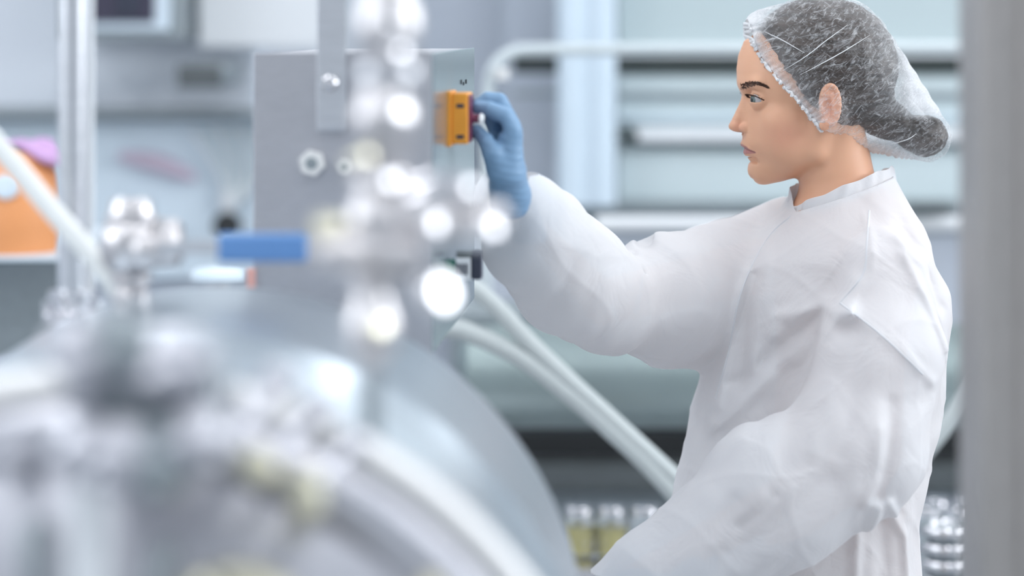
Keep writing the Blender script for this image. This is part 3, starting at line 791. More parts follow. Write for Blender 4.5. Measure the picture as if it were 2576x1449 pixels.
# collar: a standing band round the neck, open in front
def collar():
    vs = []; fs = []; n = 140; rows = 8
    for i in range(n):
        a = 2*math.pi*i/n
        for j in range(rows):
            t = j/(rows-1)
            xx = 2118-math.cos(a)*(136-8*t); qq = math.sin(a)*(128-12*t)
            f_ = 0.5+0.5*math.tanh((math.sin(a)+0.10)*9)          # far half stands higher at the front
            if math.cos(a) < 0: f_ = 0.5+0.5*math.tanh(math.sin(a)*2)
            top = (516-(xx-2004)*0.41)*(1-f_)+(466-(xx-1990)*0.17)*f_
            hgt = 46+16*f_*max(0, math.cos(a))
            rf = 2.6*math.sin(a*11+1.5*math.sin(a*3))*(0.3+0.7*t)+1.4*math.sin(a*23+t*2)
            x_, z_ = xx-math.cos(a)*rf, top+hgt*(1-t)+2.2*math.sin(a*9)*t
            q_ = qq+math.sin(a)*rf
            sc_ = 1+q_/PPM/Y0
            vs.append((VX+(x_-VX)*sc_, q_, VY+(z_-VY)*sc_))
    for i in range(n):
        for j in range(rows-1):
            k_ = (i+1) % n
            fs.append((i*rows+j, k_*rows+j, k_*rows+j+1, i*rows+j+1))
    o = mesh_np('collar', toworld(np.array(vs)), np.array(fs), M['cloth'], coat)
    sd = o.modifiers.new('thick', 'SOLIDIFY'); sd.thickness = 0.0012
    sb = o.modifiers.new('sub', 'SUBSURF'); sb.levels = 1; sb.render_levels = 2
collar()
def seam(pts, r, name='seam'):
    path = smoothpath([(a, b, 0) for a, b in pts], 60); P = []
    for p in path:
        o_ = Vector((0, 0, CAMZ)); dr = (at(p.x, p.y, 3.0)-o_).normalized()
        h = ctree.ray_cast(o_+dr*1.5, dr)
        if h[0] is not None: P.append(h[0]-dr*r*0.2)
    if len(P) > 4:
        for _ in range(3): P = [P[0]]+[(P[i-1]+P[i]*2+P[i+1])/4 for i in range(1, len(P)-1)]+[P[-1]]
        o = MB().tube(P, r, 8).build(name, M['cloth'], coat)
seam([(2187, 530), (2180, 620), (2170, 690), (2113, 762)], 0.0012)
seam([(2113, 762), (2220, 845), (2322, 942)], 0.0011)
seam([(2006, 530), (1930, 600), (1866, 730), (1834, 880), (1800, 1005)], 0.0012, 'front_edge')
# trousers and shoes
mb = MB()
for s in (-1, 1):
    prof = [gw((2100, s*95, 1700)), gw((2100, s*95, 2330)), gw((2112, s*95, 3080))]
    mb.tube(smoothpath(prof, 24), [0.098-0.030*i/24 for i in range(25)], 24)
mb.build('trousers', M['trouser'], person)
for s in (-1, 1):
    a = gw((2060, s*98, 3248)); mb = MB(); vs = []; fs = []; n = 20; lv = 7
    for j in range(lv):
        h = [0, 0.012, 0.03, 0.05, 0.07, 0.09, 0.105][j]
        for i in range(n):
            t = 2*math.pi*i/n; c_, s_ = math.cos(t), math.sin(t)
            hl = np.interp(j, [0, 2, 6], [0.135, 0.13, 0.05]); cxx = np.interp(j, [0, 2, 6], [-0.02, -0.018, 0.04]); hw = np.interp(j, [0, 2, 6], [0.047, 0.046, 0.036])
            vs.append((a.x+cxx+hl*c_, a.y+hw*s_*(1-0.15*c_), a.z+h+0.001))
    for j in range(lv-1):
        for i in range(n): fs.append((j*n+i, j*n+(i+1) % n, (j+1)*n+(i+1) % n, (j+1)*n+i))
    fs.append(tuple(range(n))); fs.append(tuple((lv-1)*n+i for i in range(n)))
    mb.add(vs, fs).build('shoe', M['shoe'], person)

# ------------------------------------------------------------------ horizontal steel vessel in the foreground
TX, TZ, TR = (560-VX)*2.3/FPX, CAMZ-(1630-VY)*2.3/FPX, 915*2.3/FPX
t = thing('steel_vessel', (TX, 1.95, 0), 'large horizontal brushed steel drum lying below the valves', 'vessel')
def ringprof(r0, pts): return [(r0+dr, h) for dr, h in pts]
MB().lathe((TX, 1.625, TZ), (0, 1, 0), ringprof(TR, [(-0.006, 0), (0, 0.004), (0, 0.33), (0.0012, 0.332), (0.0012, 0.336), (0, 0.338), (0, 0.655), (-0.008, 0.673), (-0.05, 0.70), (-0.15, 0.725), (-0.30, 0.735)]), 160).build('shell', M['drum'], t)
pts = [Vector((TX+(TR+0.006)*math.cos(a), 1.62, TZ+(TR+0.006)*math.sin(a))) for a in [2*math.pi*i/160 for i in range(160)]]
MB().tube(pts, 0.013, 20, closed=True).build('clamp_ring', M['ring'], t)
MB().lathe((TX, 1.605, TZ), (0, -1, 0), [(TR-0.004, 0), (TR-0.012, 0.010), (TR-0.030, 0.014), (TR-0.045, 0.006), (TR-0.075, 0.022), (TR-0.13, 0.040), (TR-0.22, 0.052), (0.02, 0.058)], 140).build('end_cover', M['satin'], t)
for i in range(20):
    a = R(9+18*i)
    c0 = Vector((TX+(TR-0.032)*math.cos(a), 1.592, TZ+(TR-0.032)*math.sin(a)))
    b = MB().cyl(c0, c0+Vector((0, -0.022, 0)), 0.011, n=6, ch=0.1)
    b.lathe(c0+Vector((0, -0.020, 0)), (0, -1, 0), [(0.007, 0), (0.007, 0.008), (0.005, 0.012), (0.0005, 0.013)], 20)
    b.build('bolt', M['brass'] if i in (2, 3, 4) else M['satin'], t)
for i, (a, r) in enumerate(((R(78), 0.21), (R(62), 0.20), (R(96), 0.22), (R(112), 0.20))):
    c0 = Vector((TX+r*math.cos(a), 1.562, TZ+r*math.sin(a))); d = Vector((math.cos(a), 0, math.sin(a)))
    MB().tube(smoothpath([c0-d*0.05, c0-d*0.045+Vector((0, -0.035, 0)), c0+d*0.045+Vector((0, -0.035, 0)), c0+d*0.05], 24), 0.007, 14).build('cover_handle', M['satin'] if i % 2 else M['midgrey'], t)
MB().lathe((TX+0.10, 1.552, TZ+0.20), (0, -1, 0), [(0.048, 0), (0.050, 0.004), (0.050, 0.02), (0.044, 0.026), (0.036, 0.026), (0.034, 0.018), (0.001, 0.018)], 48).build('sight_glass', M['brass'], t)
for s_ in (-1, 1):
    MB().box((TX+s_*0.22, 1.72, (TZ-TR)/2+0.02), (0.03, 0.03, (TZ-TR)/2+0.03)).build('leg', M['steel'], t, bevel=0.004)
    MB().box((TX+s_*0.22, 2.15, (TZ-TR)/2+0.02), (0.03, 0.03, (TZ-TR)/2+0.03)).build('leg', M['steel'], t, bevel=0.004)
MB().box((TX, 1.93, TZ-TR+0.02), (0.26, 0.27, 0.035)).build('cradle', M['steel'], t, bevel=0.004)
def topz(x): return TZ+math.sqrt(max(0, TR*TR-(x-TX)**2))

# manifold of pipe stubs and clamp bolts at the front left of the vessel
mf = at(330, 1010, 1.46)
t = thing('pipe_manifold', (mf.x, mf.y, mf.z-0.10), 'dull steel cluster of stubby pipes and clamps at the front of the drum', 'manifold')
mb = MB().cyl(at(190, 1020, 1.48), at(560, 990, 1.48), 0.026, n=32); mb.build('header', M['midgrey'], t)
for i, (px, py, r, h, mt) in enumerate(((215, 960, .016, .05, 'satin'), (300, 930, .014, .045, 'midgrey'), (390, 940, .018, .03, 'satin'), (470, 960, .014, .04, 'satin'), (215, 1110, .018, .03, 'satin'), (310, 1120, .020, .035, 'satin'), (400, 1110, .015, .04, 'midgrey'), (500, 1090, .018, .03, 'satin'))):
    c0 = at(px, py, 1.44); d = Vector((0.15*math.sin(i*2.1), -0.45, 0.7 if py < 1000 else -0.7)).normalized()
    MB().lathe(c0-d*0.01, d, [(r*.8, 0), (r*.8, h*.5), (r*1.25, h*.55), (r*1.3, h*.75), (r*1.2, h*.85), (r*.7, h*.9), (r*.6, h*1.1), (.0005, h*1.15)], 24).build('stub', M[mt], t)
MB().cyl(at(225, 1100, 1.48), Vector((at(225, 1100, 1.48).x, 1.48, 0.0)), 0.013).build('drain_pipe', M['white'], t)
MB().box((at(370, 1000, 1.58).x, 1.53, at(370, 1000, 1.58).z-0.01), (0.03, 0.06, 0.012)).build('bracket', M['satin'], t, bevel=0.002)

# spoke clamps across the cover (swing bolts)
for i, (a, b) in enumerate((((560, 1140), (700, 960)), ((640, 1180), (800, 1030)), ((420, 1180), (560, 1000)), ((760, 1230), (880, 1120)))):
    A_, B_ = at(*a, 1.52), at(*b, 1.565); d = (B_-A_).normalized()
    sw = thing('swing_bolt', A_, ('slim steel swing bolt lying across the drum cover', 'steel swing bolt to the right on the drum cover', 'left steel swing bolt beside the pipe cluster', 'short swing bolt nearest the tall valve stem')[i], 'swing bolt', 'swing bolts on the drum cover')
    MB().cyl(A_, B_, 0.0065, n=20).build('rod', M['satin'], sw)
    MB().lathe(A_-d*0.006, d, [(.006, 0), (.013, .002), (.014, .012), (.012, .016), (.007, .018)], 6).build('nut', M['brass'] if i in (1, 3) else M['satin'], sw)
    MB().lathe(B_-d*0.008, d, [(.007, 0), (.012, .003), (.012, .012), (.007, .016)], 24).build('eye_end', M['satin'], sw)

# ------------------------------------------------------------------ ball valve with the blue grip
YV = 2.20
def vz(py): return at(0, py, YV).z
c0 = at(330, 620, YV); bx = c0.x; k_ = YV/FPX
t = thing('ball_valve', (bx, YV, topz(bx)), 'polished ball valve with blue lever grip standing on the drum', 'valve')
MB().lathe((bx, YV, vz(715)), (0, 0, 1), [(r_*k_, h_*k_) for r_, h_ in ((44, 0), (50, 4), (50, 22), (44, 26), (62, 40), (74, 62), (80, 90), (80, 120), (72, 146), (58, 160), (60, 168), (56, 186), (50, 210), (48, 214), (38, 214), (36, 200), (.5, 200))], 48).build('body', M['dull'], t)
MB().lathe((bx, YV, vz(560)), (0, 0, 1), [(r_*k_, h_*k_) for r_, h_ in ((60, 0), (66, 4), (66, 16), (60, 20))], 48).build('collar_ring', M['dull'], t)
MB().lathe((bx, YV, topz(bx)-0.012), (0, 0, 1), [(48*k_, 0), (48*k_, .022), (30*k_, .03), (27*k_, .055), (30*k_, vz(715)-topz(bx)+.012)], 40).build('neck', M['dull'], t)
sp = Vector((bx+0.020, YV-74*k_, vz(622)))
MB().lathe(sp+Vector((0, 0.012, 0)), (0, -1, 0), [(.016, 0), (.016, .018), (.012, .020), (.012, .030), (.009, .032), (.0005, .033)], 6).build('stem_nut', M['dull'], t)
MB().lathe((bx+0.035, YV, vz(612)), (1, 0, 0), [(.024, -.01), (.022, 0), (.022, .008), (.016, .012), (.0005, .013)], 8).build('side_plug', M['dull'], t)
yl = YV-74*k_-0.008
a, b = at(345, 626, yl), at(560, 622, yl)
MB().tube([a, at(420, 628, yl), at(490, 620, yl), at(575, 622, yl)], 0.0085, 4).build('lever', M['steel'], t, smooth=False)
L_, R_ = at(548, 622, yl), at(774, 624, yl)
hx = (R_.x-L_.x)
g = []
mb = MB().box(((L_.x+R_.x)/2, yl, (L_.z+R_.z)/2), (hx/2, 0.0075, 0.0128)); mb.build('grip', M['blue'], t, bevel=0.0045, seg=4)

# pole standing behind it
YP = 2.30; px_ = at(182, 740, YP)
t = thing('steel_pole', (px_.x, YP, topz(px_.x)), 'tall thin pale steel pole with a flanged foot on the drum', 'pole')
MB().cyl((px_.x, YP, topz(px_.x)-0.004), (px_.x, YP, 2.25), 0.0135, ch=0.02).build('tube', M['steel'], t)
MB().cyl((px_.x+0.012, YP+0.019, topz(px_.x)+0.01), (px_.x+0.012, YP+0.019, 2.25), 0.0055, ch=0.02).build('cable_conduit', M['white'], t)
MB().lathe((px_.x, YP, topz(px_.x)-0.006), (0, 0, 1), [(.026, 0), (.028, .003), (.028, .010), (.020, .014), (.020, .022), (.023, .024), (.023, .030), (.015, .032)], 40).build('flange', M['polished'], t)
for i in range(4):
    a = R(20+90*i); b0 = Vector((px_.x+.024*math.cos(a), YP+.024*math.sin(a), topz(px_.x)+.002))
    MB().cyl(b0, b0+Vector((0, 0, .014)), .005, n=6).build('bolt', M['polished'], t)
# white diagonal hose
t = MB().tube(smoothpath([at(-420, -60, 2.26), at(-160, 195, 2.26), at(0, 372, 2.26), at(120, 515, 2.255), at(250, 665, 2.25), at(300, 735, 2.25), at(318, 780, 2.25)], 60), 0.0098, 24).build('white_hose', M['lefthose'])
tag(t, 'straight white hose slanting down in front of the pole at left', 'hose')

# ------------------------------------------------------------------ tall fitting assembly, nearest to the camera
YC = 1.66; kc = YC/FPX
vc = at(945, 1100, YC)
t = thing('sanitary_valve', (vc.x, YC, topz(vc.x)), 'tall shiny stack of clamped pipe fittings on a thin stem', 'valve')
def cz(py): return at(0, py, YC).z
def stack(name, px, rows, m, n=44, axis=(0, 0, 1)):
    """rows: (pixel y, radius in pixels) from the bottom up"""
    x_ = at(px, 0, YC).x; z0 = cz(rows[0][0])
    return MB().lathe((x_, YC, z0), (0, 0, 1), [(r_*kc, cz(y_)-z0) for y_, r_ in rows], n).build(name, M[m], t)
zb = 58+(CAMZ-topz(vc.x)+0.004)/kc
stack('stem', 935, [(zb, 27), (zb-30, 25), (900, 25)], 'midgrey')
stack('stem_collar', 938, [(zb, 50), (zb-14, 58), (zb-40, 58), (zb-52, 40)], 'steel')
stack('lower_body', 935, [(930, 26), (905, 40), (880, 62), (850, 70), (800, 66), (770, 52), (735, 42), (715, 42)], 'dull')
stack('lower_clamp', 945, [(722, 50), (716, 66), (700, 70), (684, 66), (678, 50)], 'dull')
stack('middle_body', 948, [(690, 48), (660, 70), (620, 80), (560, 80), (520, 74), (490, 56), (470, 50)], 'dull')
stack('middle_clamp', 955, [(476, 52), (470, 72), (452, 78), (434, 72), (428, 52)], 'dull')
stack('upper_body', 965, [(440, 50), (410, 60), (360, 66), (330, 80), (300, 84), (270, 80), (240, 62), (210, 55)], 'dull')
stack('upper_clamp', 975, [(214, 56), (208, 78), (188, 84), (168, 78), (162, 56)], 'steel')
stack('top_body', 975, [(170, 52), (140, 66), (100, 80), (60, 84), (20, 76), (-20, 60), (-120, 54), (-400, 54)], 'dull')
# cross pipe
def hpiece(name, x0, x1, py, prof, m, yo=0.0):
    a = at(x0, py, YC); 
    return MB().lathe((a.x, YC+yo, a.z), (1, 0, 0), [(r_*kc, (x_-x0)*kc) for x_, r_ in prof], 40).build(name, M[m], t)
hpiece('cross_pipe', 800, 1260, 632, [(800, 30), (820, 42), (1020, 42), (1040, 36), (1060, 36)], 'dull', -0.016)
hpiece('cross_clamp', 790, 850, 585, [(790, 30), (796, 46), (846, 46), (852, 30)], 'brass', 0.0)
hpiece('right_branch', 1000, 1290, 560, [(1000, 46), (1040, 60), (1080, 62), (1120, 52), (1160, 46), (1180, 46), (1186, 56), (1214, 58), (1222, 50), (1262, 46), (1280, 34)], 'dull')
a_, b_ = at(1010, 520, YC), at(1185, 462, YC)
MB().lathe(a_, b_-a_, [(.010, 0), (.014, .004), (.0145, .03), (.012, .04), (.010, .05), (.0005, .052)], 32).build('side_port', M['polished'], t)
a_ = at(1075, 745, YC-0.03)
MB().lathe(a_, Vector((0.93, -0.75, 0.34)), [(.008, 0), (.011, .003), (.0120, .008), (.0120, .014), (.0105, .0155), (.0004, .0160)], 40).build('end_cap', M['polished'], t)  # face turned to mirror the right lamp as a bright oval
MB().cyl(at(1030, 655, YC), at(1080, 742, YC-0.03), 0.009).build('elbow', M['steel'], t)
for i, (px, py, rr) in enumerate(((962, 462, 9), (1080, 572, 10), (1224, 582, 9), (990, 285, 11), (985, 128, 10), (905, 398, 8), (832, 572, 9), (940, 832, 10), (1165, 480, 8), (960, 60, 8))):
    c0 = at(px, py, YC-0.030); r = rr*kc*1.7
    MB().lathe(c0+Vector((0, 0.012, 0)), (0.93, -0.75, 0.34), [(r*.6, -.012), (r*.6, 0), (r*1.15, .001), (r*1.15, .006), (r, .0075), (.0003, .0077)], 28).build('glint_disc', M['brass'] if i in (5, 6, 7) else M['polished'], t)  # flat discs added and turned to mirror the right lamp as glints

# ------------------------------------------------------------------ steel control cabinet
ang = math.atan(0.070); F0 = Vector((-203*2.5/FPX, 2.5, 0))     # front right edge
ZT, ZB = CAMZ-77*2.5/FPX, CAMZ-832*2.5/FPX
ux = Vector((1, -0.03, 0)).normalized(); uy = Vector((0.070, 1, 0)).normalized()    # width and depth directions
WID = 450*2.5/FPX; DEP = 0.505
t = thing('control_cabinet', F0-ux*WID/2+uy*DEP/2, 'upright grey stainless steel cabinet behind the shiny valves', 'cabinet')
def prism(name, o, dx, dy, z0, z1, m, parent, bev=0.002, X=ux, Y=uy):
    vs = [Vector((*(o+X*a+Y*b)[:2], z)) for z in (z0, z1) for a, b in ((0, 0), (dx, 0), (dx, dy), (0, dy))]
    return MB().add(vs, [(3, 2, 1, 0), (4, 5, 6, 7), (0, 1, 5, 4), (1, 2, 6, 5), (2, 3, 7, 6), (3, 0, 4, 7)]).build(name, M[m], parent, smooth=False, bevel=bev)
prism('housing', F0-ux*(WID-0.0015)+uy*0.004, WID-0.003, DEP-0.004, ZB, ZT, 'sheet', t)
prism('front_panel', F0-ux*WID, WID, 0.004, ZB-0.002, ZT+0.0015, 'sheet', t, 0.001)
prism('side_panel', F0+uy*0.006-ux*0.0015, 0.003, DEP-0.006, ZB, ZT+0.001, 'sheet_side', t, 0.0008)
prism('stand', F0-ux*WID*0.6+uy*0.15, 0.06, 0.06, 0, ZB, 'steel', t, 0.003)
# narrow hanging plate with its screw
o_ = F0-ux*(WID-165*2.5/FPX)-uy*0.012
prism('hanging_plate', o_, 0.030, 0.011, CAMZ-(330-VY)*2.49/FPX, 2.2, 'steel', t, 0.001)
sc_ = at(829, 210, 2.484)
MB().lathe(sc_, (0, -1, 0), [(.0085, 0), (.0085, .002), (.006, .005), (.0005, .006)], 28).build('screw', M['polished'], t)
for nm, px, py, r in (('hex_fitting', 786, 409, 0.0140), ('hex_fitting', 867, 418, 0.0085)):
    c0 = at(px, py, 2.493+0.012)
    f = MB().lathe(c0, (0.02, -1, 0), [(r, 0), (r, .012), (r*.93, .0145), (r*.48, .0145), (r*.44, .013), (r*.44, .0135)], 6).build(nm, M['nut'], t)
    MB().cyl(c0+Vector((0, -0.010, 0)), c0+Vector((0.0, -0.0155, 0)), r*0.45, n=28).build('bore', M['midgrey'], f)
# hand-worn marks on the sheet
# rotary switch on the side panel
def sidept(px, py, out=0.0):
    """point on the side panel plane seen at this pixel column, pushed outwards"""
    tt = (px-VX)/FPX; d = (F0.x-0.070*2.5)/(tt-0.070)
    return Vector((tt*d, d, CAMZ-(py-VY)*d/FPX))+Vector((1, -0.07, 0)).normalized()*out
S0 = sidept(1128, 297); nx = Vector((1, -0.07, 0)).normalized(); ny = uy
kz = S0.y/FPX
t = thing('rotary_switch', S0, 'orange square switch with dark red knob on the cabinet side', 'switch')
def sbox(name, o0, o1, a0, a1, z0, z1, m, bev, par=None):
    """o: out from the panel, a: along the depth, z up; all in metres from S0"""
    vs = [S0+nx*o+ny*a+Vector((0, 0, z)) for z in (z0, z1) for o, a in ((o0, a0), (o1, a0), (o1, a1), (o0, a1))]
    return MB().add(vs, [(3, 2, 1, 0), (4, 5, 6, 7), (0, 1, 5, 4), (1, 2, 6, 5), (2, 3, 7, 6), (3, 0, 4, 7)]).build(name, M[m], par or t, smooth=False, bevel=bev, seg=3)
sbox('base_plate', 0.0005, 0.006, -0.031, 0.031, -0.0305, 0.0305, 'orange', 0.0015)
pl = sbox('cover', 0.006, 0.0245, -0.029, 0.029, -0.0275, 0.0285, 'orange', 0.002)
sbox('edge_gasket', 0.0240, 0.0262, -0.027, 0.027, -0.026, 0.026, 'red', 0.0006)
for zc in (0.0145, -0.0195): sbox('slot', 0.0115, 0.0200, -0.0294, -0.026, zc-0.0022, zc+0.0022, 'navy', 0.0003, pl)
K0 = S0+nx*0.026+ny*-0.008
MB().lathe(K0, nx, [(.009, 0), (.009, .001), (.0055, .002), (.0048, .005), (.0048, .010), (.004, .011)], 28).build('knob', M['red'], t)
MB().lathe(K0+nx*0.0095+ny*-0.001, (nx+Vector((0, -0.3, -0.1))).normalized(), [(.003, 0), (.0056, .001), (.0056, .003), (.004, .0042), (.0003, .0046)], 28).build('knob_cap', M['white'], t)
# faint marks beside the switch
mb = MB()
for px, py, h in ((1158, 206, 12), (1164, 210, 9), (1170, 205, 12)):
    p = sidept(px, py, 0.0022); mb.box(p, (0.0003, 0.010, h*kz/2))
mb.build('printed_mark', M['midgrey'], t)
# connectors lower on the side panel
def conn(name, pxs, pys, m, lab, cat):
    a = sidept(pxs[0], pys[0]); k2 = a.y/FPX; w_ = (pxs[1]-pxs[0])*k2; z0 = CAMZ-(pys[1]-VY)*k2; z1 = CAMZ-(pys[0]-VY)*k2
    th = thing(name, Vector((a.x, a.y, z0)), lab, cat)
    return th, a, w_, z0, z1, k2
th, a, w_, z0, z1, k2 = conn('terminal_connector', (1120, 1210), (633, 715), 'green', 'small green and black plug connector on the cabinet side', 'connector')
def abox(name, dx0, dx1, dy0, dy1, za, zb_, m, par, bev=0.001):
    MB().box((a.x+(dx0+dx1)/2, a.y+(dy0+dy1)/2, (za+zb_)/2), ((dx1-dx0)/2, (dy1-dy0)/2, (zb_-za)/2)).build(name, M[m], par, smooth=False, bevel=bev)
pz_ = lambda y: CAMZ-(y-VY)*k2
abox('green_block', 0.0004, 0.0115, -0.002, 0.030, pz_(712), pz_(657), 'green', th)
abox('contact_block', 0.0115, 0.028, -0.004, 0.026, pz_(704), pz_(648), 'white', th)
for i in range(3): abox('contact', 0.0125+i*.0045, 0.0155+i*.0045, -0.0048, 0.0, pz_(690), pz_(662), 'navy', th, 0.0003)
abox('plug', 0.028, 0.0405, -0.004, 0.03, pz_(703), pz_(634), 'navy', th, 0.003)
abox('upper_cap', 0.012, 0.030, -0.002, 0.026, pz_(648), pz_(636), 'darkrail', th)
th, a, w_, z0, z1, k2 = conn('cable_socket', (1140, 1190), (512, 555), 'midgrey', 'small grey cable socket on the cabinet side above the green plug', 'socket')
pz_ = lambda y: CAMZ-(y-VY)*k2
abox('socket_body', 0.0004, 0.016, -0.004, 0.026, pz_(552), pz_(520), 'midgrey', th)
abox('socket_cover', 0.003, 0.020, -0.006, 0.028, pz_(520), pz_(510), 'white', th)
abox('socket_face', 0.016, 0.018, 0.0, 0.02, pz_(548), pz_(524), 'navy', th, 0.0004)

# ------------------------------------------------------------------ steel column in the right foreground
YR = 1.98
a = at(2466, 0, YR)
t = thing('steel_column', (a.x+0.05, YR+0.05, 0), 'broad grey-brown steel column close by at the right', 'column')
MB().box((a.x+0.05, YR+0.05, 1.9), (0.05, 0.05, 1.895)).build('post', M['post'], t, smooth=False, bevel=0.006)
MB().box((a.x+0.05, YR+0.05, 0.006), (0.09, 0.09, 0.006)).build('foot_plate', M['post'], t, smooth=False, bevel=0.002)
MB().box((a.x+0.04, YR-0.004, 1.9), (0.008, 0.004, 1.88)).build('edge_strip', M['post'], t, smooth=False, bevel=0.001)

# ------------------------------------------------------------------ background, right: long process machine
YB = 5.0
a = at(2000, 800, YB)
t = thing('process_machine', (a.x, YB+0.7, 0), 'long pale machine with horizontal rails behind the person', 'machine')
def bbox(name, x0, y0, x1, y1, Y, dep, m, par=None, bev=0.004):
    c_, h_ = pbox(x0, y0, x1, y1, Y, dep)
    return MB().box(c_, h_).build(name, M[m], par or t, smooth=False, bevel=bev)
bbox('rear_wall', 1300, -420, 3300, 1075, YB+0.75, 0.05, 'panel')
bbox('upper_panel', 1555, -420, 3300, 122, YB+0.4, 0.1, 'upper')
bbox('upper_ledge', 1290, 112, 3300, 142, YB+0.375, 0.035, 'white')
bbox('shade_strip', 1290, 143, 3300, 183, YB+0.385, 0.03, 'slot')  # near-black strip painted in for the shaded underside and gap of the rail
bbox('middle_panel', 1555, 190, 3300, 320, YB+0.4, 0.1, 'panel')
bbox('thin_rail', 1290, 230, 3300, 243, YB+0.375, 0.03, 'midgrey')
bbox('thin_rail', 1555, 292, 3300, 302, YB+0.38, 0.03, 'ltblue')
bbox('white_rail', 1600, 322, 3300, 356, YB+0.36, 0.05, 'white')
bbox('rail_end', 1535, 334, 1605, 358, YB+0.35, 0.05, 'slot')
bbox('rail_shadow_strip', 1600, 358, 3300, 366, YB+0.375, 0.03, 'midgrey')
bbox('lower_panel', 1555, 380, 3300, 505, YB+0.4, 0.1, 'panel')
bbox('dark_sill', 1480, 508, 3300, 534, YB+0.36, 0.06, 'midgrey')
bbox('blue_column', 1405, -420, 1550, 520, YB+0.28, 0.2, 'ltblue')
bbox('column_rib', 1425, -420, 1450, 520, YB+0.265, 0.03, 'ltblue')
bbox('column_rib', 1500, -420, 1520, 520, YB+0.265, 0.03, 'ltblue')
bbox('grey_bay', 1270, -420, 1403, 520, YB+0.6, 0.1, 'lilac')
MB().cyl(at(1500, 563, YB), at(3300, 563, YB), 0.016, ch=0.02).build('tube_rail', M['white'], t)
bbox('side_block', 2300, 515, 2395, 535, YB-0.1, 0.1, 'darkrail')
bbox('deck', 1180, 590, 3300, 960, YB+0.45, 0.1, 'lilac')
bbox('belt_frame', 1180, 1085, 3300, 1170, YB+0.6, 0.2, 'black')
bbox('belt', 1180, 1172, 3300, 1236, YB+0.5, 0.2, 'darkrail')
bbox('plinth', 1180, 1240, 3300, 3000, YB+0.6, 0.3, 'midgrey')
# bent tube frame in front of it
t = thing('tube_frame', at(1228, 900, 4.6), 'white bent tube frame rising behind the gloved hand', 'tube frame')
MB().tube(smoothpath([at(1222, 1000, 4.6), at(1222, 600, 4.6), at(1224, 330, 4.6), at(1228, 230, 4.6), at(1240, 172, 4.6), at(1275, 138, 4.6), at(1330, 126, 4.6), at(1500, 124, 4.6), at(2000, 122, 4.6), at(2900, 118, 4.6)], 120), 0.0115, 20).build('tube', M['tubeframe'], t)
MB().cyl(at(1262, 172, 4.58), at(1262, 200, 4.58), 0.014).build('joint', M['nut'], t)
MB().cyl(Vector((at(1222, 0, 4.6).x, 4.6, 0)), at(1222, 1000, 4.6), 0.0125, ch=0.01).build('post', M['white'], t)
# big cast housing under the hoses
YH2 = 4.42
a = at(1500, 1000, YH2)
t = thing('cast_housing', (a.x, YH2, 0), 'rounded green-grey metal housing behind the two white hoses', 'housing')
MB().lathe(at(1150, 945, YH2), (1, 0, 0), [(.05, 0), (.085, .02), (.095, .1), (.095, .7), (.10, .71), (.10, .74), (.095, .75), (.095, 1.1), (.05, 1.13)], 64).build('barrel', M['greengrey'], t)
MB().box(at(1650, 870, YH2)+Vector((0, 0.1, 0)), (0.38, 0.05, 0.07)).build('top_box', M['midgrey'], t, bevel=0.02, smooth=False)
for x_ in (1250, 2050): MB().cyl(Vector((at(x_, 0, YH2).x, YH2, 0)), at(x_, 985, YH2), 0.02).build('leg', M['darkrail'], t)
# the two hoses
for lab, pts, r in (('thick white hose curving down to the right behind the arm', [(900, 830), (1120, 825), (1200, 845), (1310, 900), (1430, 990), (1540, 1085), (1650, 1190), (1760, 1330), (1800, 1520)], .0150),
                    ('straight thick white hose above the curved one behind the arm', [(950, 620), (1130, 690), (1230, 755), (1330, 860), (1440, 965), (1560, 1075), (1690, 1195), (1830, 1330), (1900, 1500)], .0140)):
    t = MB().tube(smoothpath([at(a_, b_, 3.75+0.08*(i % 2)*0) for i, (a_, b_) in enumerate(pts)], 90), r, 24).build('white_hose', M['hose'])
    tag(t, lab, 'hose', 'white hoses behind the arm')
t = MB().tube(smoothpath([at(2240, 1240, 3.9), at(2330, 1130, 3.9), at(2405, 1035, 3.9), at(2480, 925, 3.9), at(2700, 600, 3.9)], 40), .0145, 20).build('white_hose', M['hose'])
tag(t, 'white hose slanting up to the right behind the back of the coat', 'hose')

# jars on the low table
YJ = 4.1
tz = CAMZ-(1400-VY)*YJ/FPX
t = thing('steel_table', (0.4, YJ-0.3, 0), 'low shiny steel table under the glass jars', 'table')
MB().box((0.55, YJ+0.03, tz-0.015), (0.75, 0.13, 0.015)).build('table_top', M['polished'], t, smooth=False, bevel=0.004)
for sx in (-0.68, 0.68):
    for sy in (-0.09, 0.09): MB().cyl((0.55+sx, YJ+0.03+sy, 0), (0.55+sx, YJ+0.03+sy, tz-0.028), 0.018).build('leg', M['steel'], t)
def jar(x_, y_, food, lab, sc=0.78):
    j = thing('glass_jar', (x_, y_, tz), lab, 'jar', 'glass jars on the low table')
    b = MB().lathe((x_, y_, tz+0.001), (0, 0, 1), [(r_*sc, h_*sc) for r_, h_ in ((.030, 0), (.034, .003), (.035, .02), (.0335, .024), (.035, .030), (.035, .062), (.0335, .066), (.035, .072), (.034, .080), (.027, .090), (.027, .094))], 36).build('jar_body', M['glass'], j)
    MB().lathe((x_, y_, tz+0.001+0.0945*sc), (0, 0, 1), [(.030*sc, 0), (.031*sc, .002), (.031*sc, .013*sc), (.028*sc, .015*sc), (.001, .0152*sc)], 36).build('lid', M['polished'], j)
    if food:
        MB().lathe((x_, y_, tz+0.006), (0, 0, 1), [(.028*sc, 0), (.030*sc, .004), (.030*sc, .045), (.001, .046)], 28).build('contents', M['food'], j)
jl = [(1455, 1, 'empty-topped jar of yellow preserve nearest the drum edge'), (1538, 1, 'jar of yellow preserve second from the drum edge'), (1622, 0, 'clear empty jar just left of the bent elbow sleeve')]
